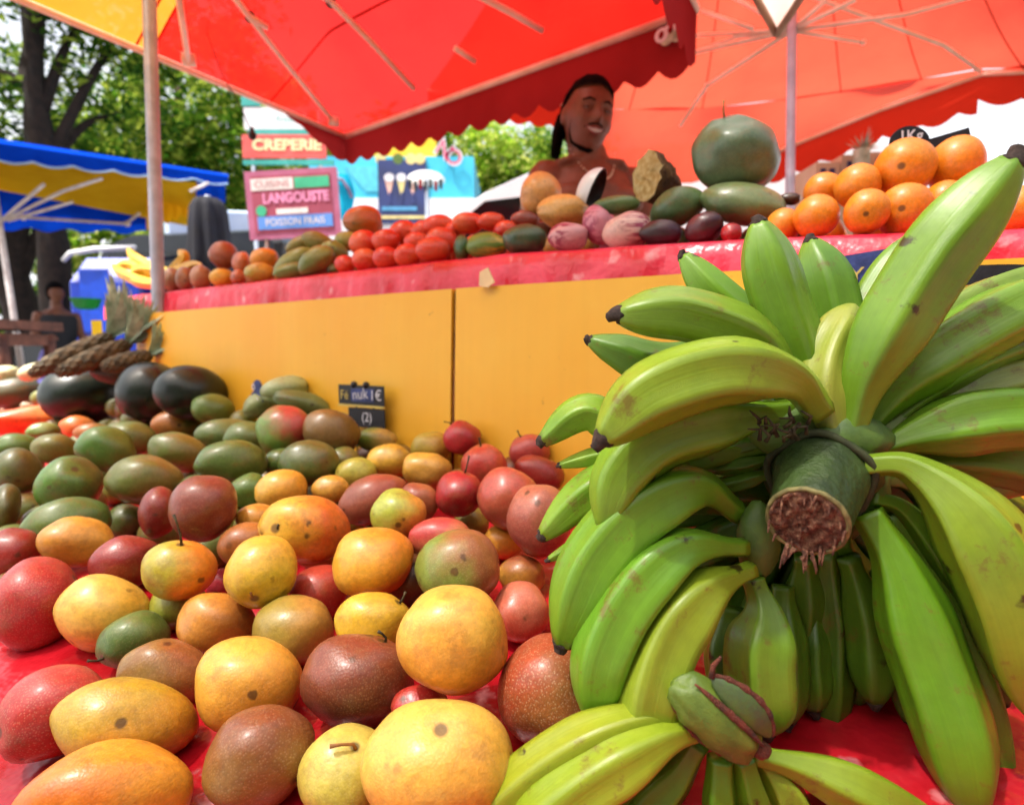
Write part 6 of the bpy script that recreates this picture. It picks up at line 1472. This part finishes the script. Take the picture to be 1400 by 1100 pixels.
# creperie stand sign boards
M_bred = plain('faded_red_board', '#e0605a', .6, c2='#d04c48', sc=6); M_teal = plain('teal_board', '#3cb0a8', .6, c2='#2c9890', sc=6)
st = empty('creperie_sign', P(390, 400, 5.6), 'stacked signs, white over faded red lettered CREPERIE, above the menu board', 'sign'); st.location.z = 0
ks = 5.6/FPX; s_ = Sign(P(388, 200, 5.6), RT, up)
s_.plate(110*ks, 30*ks, 0, 0, 'red_board', M_bred, st, th=.03); s_.text('CREPERIE', 19*ks, 4*ks, 1*ks, 'lettering', plain('cream_paint', '#f4e8b0', .6, bump=0), st, sx=1.15, z=.004, bold=.006)
s_.plate(84*ks, 28*ks, -10*ks, 36*ks, 'white_board', M_whitep, st, th=.03, z=-.01); s_.text('Frites', 11*ks, 4*ks, 34*ks, 'lettering', M_teal, st, z=.0)
s_.plate(90*ks, 6*ks, -2*ks, 18*ks, 'teal_strip', M_teal, st, th=.03, z=-.004); s_.plate(120*ks, 6*ks, 5*ks, -20*ks, 'teal_strip', M_teal, st, th=.03, z=-.004); s_.plate(24*ks, 12*ks, -42*ks, 58*ks, 'teal_strip', M_teal, st, th=.03, z=-.004)
for dx in (-45, 45): mb = MB(); q = s_.at(dx*ks, 0, -.06); mb.tube([(q.x, q.y, 0), (q.x, q.y, q.z+.35)], .02, 8); mb.build('post', M_pole, st)
# menu board
mn = empty('menu_board', P(400, 430, 3.9), 'tilted red framed menu board lettered CUISINE and LANGOUSTE standing behind the counter mangoes', 'menu board'); mn.location.z = 0
km = 3.9/FPX; M_mfr = plain('mauve_frame', '#b8688c', .6, c2='#a85878'); M_mbd = plain('maroon_board', '#a84860', .6, c2='#943c54'); tl_ = .055
mu = Vector((-math.sin(-tl_), 0, math.cos(tl_))); mr = Vector((math.cos(tl_), 0, math.sin(tl_))); m_s = Sign(P(400, 278, 3.9), mr, Vector((-mr.z, 0, mr.x)))
m_s.plate(122*km, 88*km, 0, 0, 'frame', M_mfr, mn, th=.03); m_s.plate(106*km, 74*km, 0, 0, 'panel', M_mbd, mn, th=.005, z=.003)
M_wht = plain('menu_white', '#f8f0ec', .6, bump=0); M_grn = plain('menu_green', '#3cc090', .6, bump=0); M_pk = plain('menu_pink', '#f49cc8', .6, bump=0); M_bl = plain('menu_blue', '#6098e8', .6, bump=0); M_mk = plain('menu_ink', '#c88c90', .6, bump=0)
m_s.plate(56*km, 15*km, -25*km, 26*km, 'white_strip', M_wht, mn, th=.002, z=.006); m_s.text('CUISINE', 13*km, -25*km, 26*km, 'lettering', M_mk, mn, z=.008)
m_s.plate(46*km, 14*km, 28*km, 26*km, 'green_strip', M_grn, mn, th=.002, z=.0065)
m_s.text('LANGOUSTE', 18*km, 5*km, 7*km, 'lettering', M_pk, mn, z=.007, sx=.85, bold=.004); m_s.plate(42*km, 7*km, -1*km, -10*km, 'white_strip', M_wht, mn, th=.002, z=.006)
m_s.plate(100*km, 17*km, 2*km, -24*km, 'blue_strip', M_bl, mn, th=.002, z=.006); m_s.text('POISSON FRAIS', 13*km, 2*km, -24*km, 'lettering', M_wht, mn, z=.008, sx=.9); m_s.plate(14*km, 14*km, -42*km, -8*km, 'painted_shell', M_grn, mn, th=.002, z=.007, rad=1)
for dx in (-40, 40): mb = MB(); q = m_s.at(dx*km, -40*km, -.02); mb.tube([(q.x, q.y+.0, q.z), (q.x+.03*dx/40, q.y+.02, 0)], .016, 8); mb.build('leg', M_redwood, mn)
# turquoise curved flap with dark handle beside the board
cf_ = empty('beach_flag', P(470, 350, 4.6), 'curved turquoise feather flag with a dark bent rod right of the menu board', 'flag'); cf_.location.z = 0
V = []
for i in range(13):
    t = i/12; y_ = 238+62*t; w_ = 10*math.sin(PI*(.12+.8*t))+3
    a, b = P(462, y_, 4.6), P(466+w_*1.4, y_, 4.6); V += [a, b, a+Vector((0, .012, 0)), b+Vector((0, .012, 0))]
F = []
for i in range(12): F += [[i*4, i*4+1, i*4+5, i*4+4], [i*4+2, i*4+6, i*4+7, i*4+3], [i*4+1, i*4+3, i*4+7, i*4+5], [i*4, i*4+4, i*4+6, i*4+2]]
mb = MB(); mb.add(V, F); mb.build('sail', M_cyan, cf_); mb = MB(); mb.tube([P(456, 243, 4.58), P(468, 246, 4.58), P(476, 258, 4.58), P(481, 270, 4.58)], .013, 8); mb.build('rod', plain('grey_rod', '#6c6080', .5), cf_)
q = P(462, 300, 4.61); mb = MB(); mb.tube([(q.x, q.y, 0), (q.x, q.y, P(462, 236, 4.61).z)], .015, 8); mb.build('pole', M_pole, cf_)
# things behind the oranges
rc = empty('box_stack', P(1170, 260, 2.3), 'pale cartons stacked behind the oranges with dark printed stripes', 'boxes'); rc.location.z = 0
M_card = plain('pale_carton', '#d8ccb0', .8, c2='#c8bc9c'); 
for i, (x0_, x1_, yy) in enumerate(((1115, 1150, 222), (1150, 1190, 212), (1190, 1228, 208))):
    a, b = P(x0_, yy, 2.3), P(x1_, yy, 2.3); mb = MB(); mb.box(((a.x+b.x)/2, 2.4, a.z/2), (b.x-a.x-.006, .2, a.z)); mb.build('carton', M_card, rc, smooth=False)
    for j in range(2): xx = a.x+(b.x-a.x)*(.3+.35*j); mb = MB(); mb.box((xx, 2.297, a.z-.07), (.018, .008, .09)); mb.build('stripe', M_signblue, rc, smooth=False)
pl_ = MB(); q = P(1178, 205, 2.25)
for i in range(16): d = Vector((random.uniform(-1, 1), random.uniform(-.4, .4), random.uniform(.1, 1))).normalized(); s2_ = d.orthogonal().normalized()*.008; e_ = q+d*random.uniform(.05, .09); pl_.add([q-s2_, q+s2_, e_, q+d*.03+s2_*1.3], [[0, 1, 3, 2]])
pl_.tube([q-Vector((0, 0, .12)), q], .03, 12); tag(pl_.build('pineapple', M_pleaf, smooth=False), 'leafy pineapple crown poking up behind the oranges', 'pineapple')

# ---------- trees
def tree(px, y, trunk_px, ztop, crowns, n, leaf, mat, lab, bark, lean=0, group=None, nm='tree', branches=6, tk_=True):
    base = P(px, 480, y); base.z = 0; e = empty(nm, base, lab, 'tree', group); r = trunk_px/2*y/FPX
    mb = MB(); top = base+Vector((lean, 0, ztop)); C = catmull([base-Vector((0, 0, .05)), base.lerp(top, .35)+Vector((lean*.1+.05, 0, 0)), base.lerp(top, .7)-Vector((.06, 0, 0)), top], 16)
    mb.tube(C, [r*(1.35-.25*min(1, i/3)-.6*i/16) for i in range(17)], 14)
    for i, v in enumerate(mb.V): mb.V[i] = v+(Vector((noise.noise(v*6), noise.noise(v*6+Vector((4, 0, 0))), 0)))*r*.3
    for i in range(branches):
        c = crowns[i % len(crowns)]; s0 = base.lerp(top, random.uniform(.45, .95)); tgt = Vector(c[0])+Vector((random.uniform(-.4, .4)*c[1], 0, random.uniform(-.3, .3)*c[1])); mid = s0.lerp(tgt, .5)+Vector((0, 0, .2)); mb.tube(catmull([s0, mid, tgt], 8), [r*.45*(1-.85*k_/8) for k_ in range(9)], 7)
    mb.build('trunk', bark, e)
    V = []; F = []; tot = sum(c[1]**2 for c in crowns)
    for (c, R_, sq) in crowns:
        c = Vector(c); m_ = int(n*R_**2/tot); cl = max(5, int(m_/55)); cc = []
        for _ in range(cl):
            d = Vector((random.gauss(0, 1), random.gauss(0, 1), random.gauss(0, 1))).normalized()*R_*random.uniform(.35, 1)**.6; d.z *= sq; cc.append(c+d)
        for _ in range(m_):
            q = random.choice(cc); p = q+Vector((random.gauss(0, 1), random.gauss(0, 1), random.gauss(0, .8)))*R_*.16
            a = Vector((random.uniform(-1, 1), random.uniform(-1, 1), random.uniform(-.6, .6))).normalized()*leaf*random.uniform(.6, 1.2); b = a.orthogonal().normalized(); b = (Quaternion(a, random.uniform(0, PI)) @ b)*a.length*.42
            k0 = len(V); V += [p-a, p+b, p+a, p-b]; F.append([k0, k0+1, k0+2, k0+3])
    o = mesh_obj('crown', [v-base for v in V], F, mat, smooth=False); o.parent = e
    return e
M_bark = plain('dark_bark', '#2c201a', .95, c2='#1a1210', sc=10, bump=.8); M_bark2 = plain('grey_bark', '#5c4c3c', .95, sc=10, bump=.8)
L_dk = leaf_mat('dark_leaves', '#26461a', '#4c7428', '#9cb040'); L_md = leaf_mat('mid_leaves', '#34601a', '#648c28', '#b8c450'); L_br = leaf_mat('bright_leaves', '#5c9024', '#9cbc38', '#dce078')
random.seed(21)
Q = lambda x, y, d: tuple(P(x, y, d))
tree(78, 9.0, 40, P(78, -40, 9).z, [(Q(20, 40, 9.3), 1.1, .8), (Q(150, 30, 9.6), 1.2, .8), (Q(80, -70, 9), 1.5, .7), (Q(250, -20, 10), 1.3, .7), (Q(-60, 120, 9), 1.1, .8), (Q(180, 130, 10), 1.0, .9)], 8500, .085, L_dk, 'tall dark trunked tree with dense dark leaves rising behind the blue canopy', M_bark)
tree(262, 12.0, 20, P(262, 120, 12).z, [(Q(240, 150, 12), 1.3, .9), (Q(320, 110, 12.4), 1.0, .8), (Q(160, 180, 12), 1.1, .8), (Q(300, 220, 12), 1.2, .8), (Q(210, 230, 11.6), 1.0, .7)], 10000, .10, L_md, 'sunlit leafy tree right of the steel pole, above the blue canopy', M_bark2)
tree(350, 13.5, 16, P(350, 200, 13.5).z, [(Q(335, 240, 13.5), 1.2, .9), (Q(310, 290, 13), .9, .8), (Q(380, 160, 14), 1.0, .8)], 7000, .10, L_br, 'pale yellow green bush like tree left of the menu board', M_bark2)
tree(30, 10.5, 46, P(30, 250, 10.5).z, [(Q(30, 180, 10.6), 1.2, .8), (Q(-60, 250, 10.5), 1.3, .8), (Q(110, 230, 11), 1.0, .8)], 9000, .09, L_dk, 'second dark tree at the left edge, its trunk in shade below the canopy', M_bark)
tree(140, 14, 14, P(140, 300, 14).z, [(Q(120, 335, 14), 1.1, .8), (Q(180, 300, 14), 1.0, .8), (Q(50, 340, 14), .9, .8), (Q(240, 320, 14.5), 1.1, .8)], 8000, .10, L_br, 'low bright green tree seen under the blue canopy', M_bark2)
GH = 'bright green trees beyond the vans'
for i, (x, yy, lab) in enumerate(((560, 205, 'bright tree rising directly above the yellow roof board'), (650, 208, 'bright green tree above the pink letters'), (715, 215, 'bright green tree between the pink letters and the seller'), (790, 225, 'bright green tree behind the head of the seller'), (470, 215, 'bright green tree behind the turquoise truck'))):
    tree(x, 15+i*.4, 14, P(x, yy+60, 15).z, [(Q(x, yy+5, 15+i*.4), 1.2, .75), (Q(x+40, yy+40, 15+i*.4), 1.0, .8), (Q(x-40, yy+45, 15+i*.4), 1.0, .8)], 5200, .10, L_br if i % 2 else L_md, lab, M_bark2, group=GH)
for i, (x, lab) in enumerate(((-60, 'dark shrub at the far left under the blue canopy'), (200, 'dark shrub behind the blue van'), (1240, 'far green tree behind the oranges'))):
    tree(x, 16, 14, P(x, 380, 16).z, [(Q(x, 400 if i < 2 else 270, 16), 1.3, .9), (Q(x+60, 420 if i < 2 else 300, 16), 1.1, .9)], 4000, .12, L_dk if i < 2 else L_md, lab, M_bark)
# far hedge closing the square
random.seed(33); V = []; F = []
for i in range(15000):
    x = random.uniform(-26, 30); h = 1.7+.5*noise.noise(Vector((x*.4, 0, 0)))+(.4 if x < -4 else 0); z = random.uniform(0, h); y = 21+random.gauss(0, .35); p = Vector((x, y, z)); a = Vector((random.uniform(-1, 1), random.uniform(-1, 1), random.uniform(-1, 1))).normalized()*.17; b = a.orthogonal()*.5; k0 = len(V); V += [p-a, p+b, p+a, p-b]; F.append([k0, k0+1, k0+2, k0+3])
tag(mesh_obj('hedge', V, F, L_md, smooth=False), 'continuous leafy hedge closing the square behind all the vehicles', 'hedge', None, 'stuff')

# unseen house blocks added behind and at right to hold back low sky light
M_wallb = plain('ochre_plaster', '#a88c68', .9, c2='#94785a', sc=2); M_rooft = plain('roof_tiles', '#7c4030', .9, sc=6); M_shut = plain('green_shutters', '#2c5044', .6)
def sky_blocker(c, rz, w_, h_, lab):
    e = empty('sky_blocker', Vector(c), lab, 'sky_blocker'); R = Matrix.Rotation(rz, 3, 'Z'); O = Vector(c)
    mb = MB(); mb.box(O+Vector((0, 0, h_/2)), (w_, 5, h_), R=R); mb.build('wall', M_wallb, e, smooth=False)
    mb = MB(); V = [O+R @ Vector(p) for p in ((-w_/2-.3, -2.9, h_), (w_/2+.3, -2.9, h_), (w_/2+.3, 2.9, h_), (-w_/2-.3, 2.9, h_), (-w_/2+1.5, 0, h_+1.6), (w_/2-1.5, 0, h_+1.6))]; mb.add(V, [[0, 1, 5, 4], [1, 2, 5], [2, 3, 4, 5], [3, 0, 4], [3, 2, 1, 0]]); mb.build('roof', M_rooft, e, smooth=False)
    n = int(w_/2.4)
    for fl_ in range(int(h_/3)):
        for i in range(n):
            x = -w_/2+w_*(i+.5)/n; p = O+R @ Vector((x, 2.52, 1.6+fl_*3)); mb = MB(); mb.box(p, (.9, .08, 1.5), R=R); wd = mb.build('window', M_glass, e, smooth=False)
            for sg_2 in (-1, 1): mb = MB(); mb.box(p+R @ Vector((sg_2*.72, .03, 0)), (.46, .06, 1.5), R=R); mb.build('shutter', M_shut, e, smooth=False)
sky_blocker((0, -12, 0), 0, 26, 7.5, 'long ochre plastered building with green shutters added unseen behind the viewer to block sky light')
sky_blocker((11.5, -3.5, 0), PI/2, 12, 6.5, 'ochre plastered building with green shutters added unseen at the right to block sky light')
if DEBUG:
    from collections import Counter
    L = Counter(o['label'] for o in bpy.data.objects if o.get('label') and o.parent is None)
    for o in bpy.data.objects:
        if o.get('label') and len(o['label'].split()) > 16: print('LONG', len(o['label'].split()), o['label'])
    for k_, v_ in L.items():
        if v_ > 1: print('DUP', v_, k_)
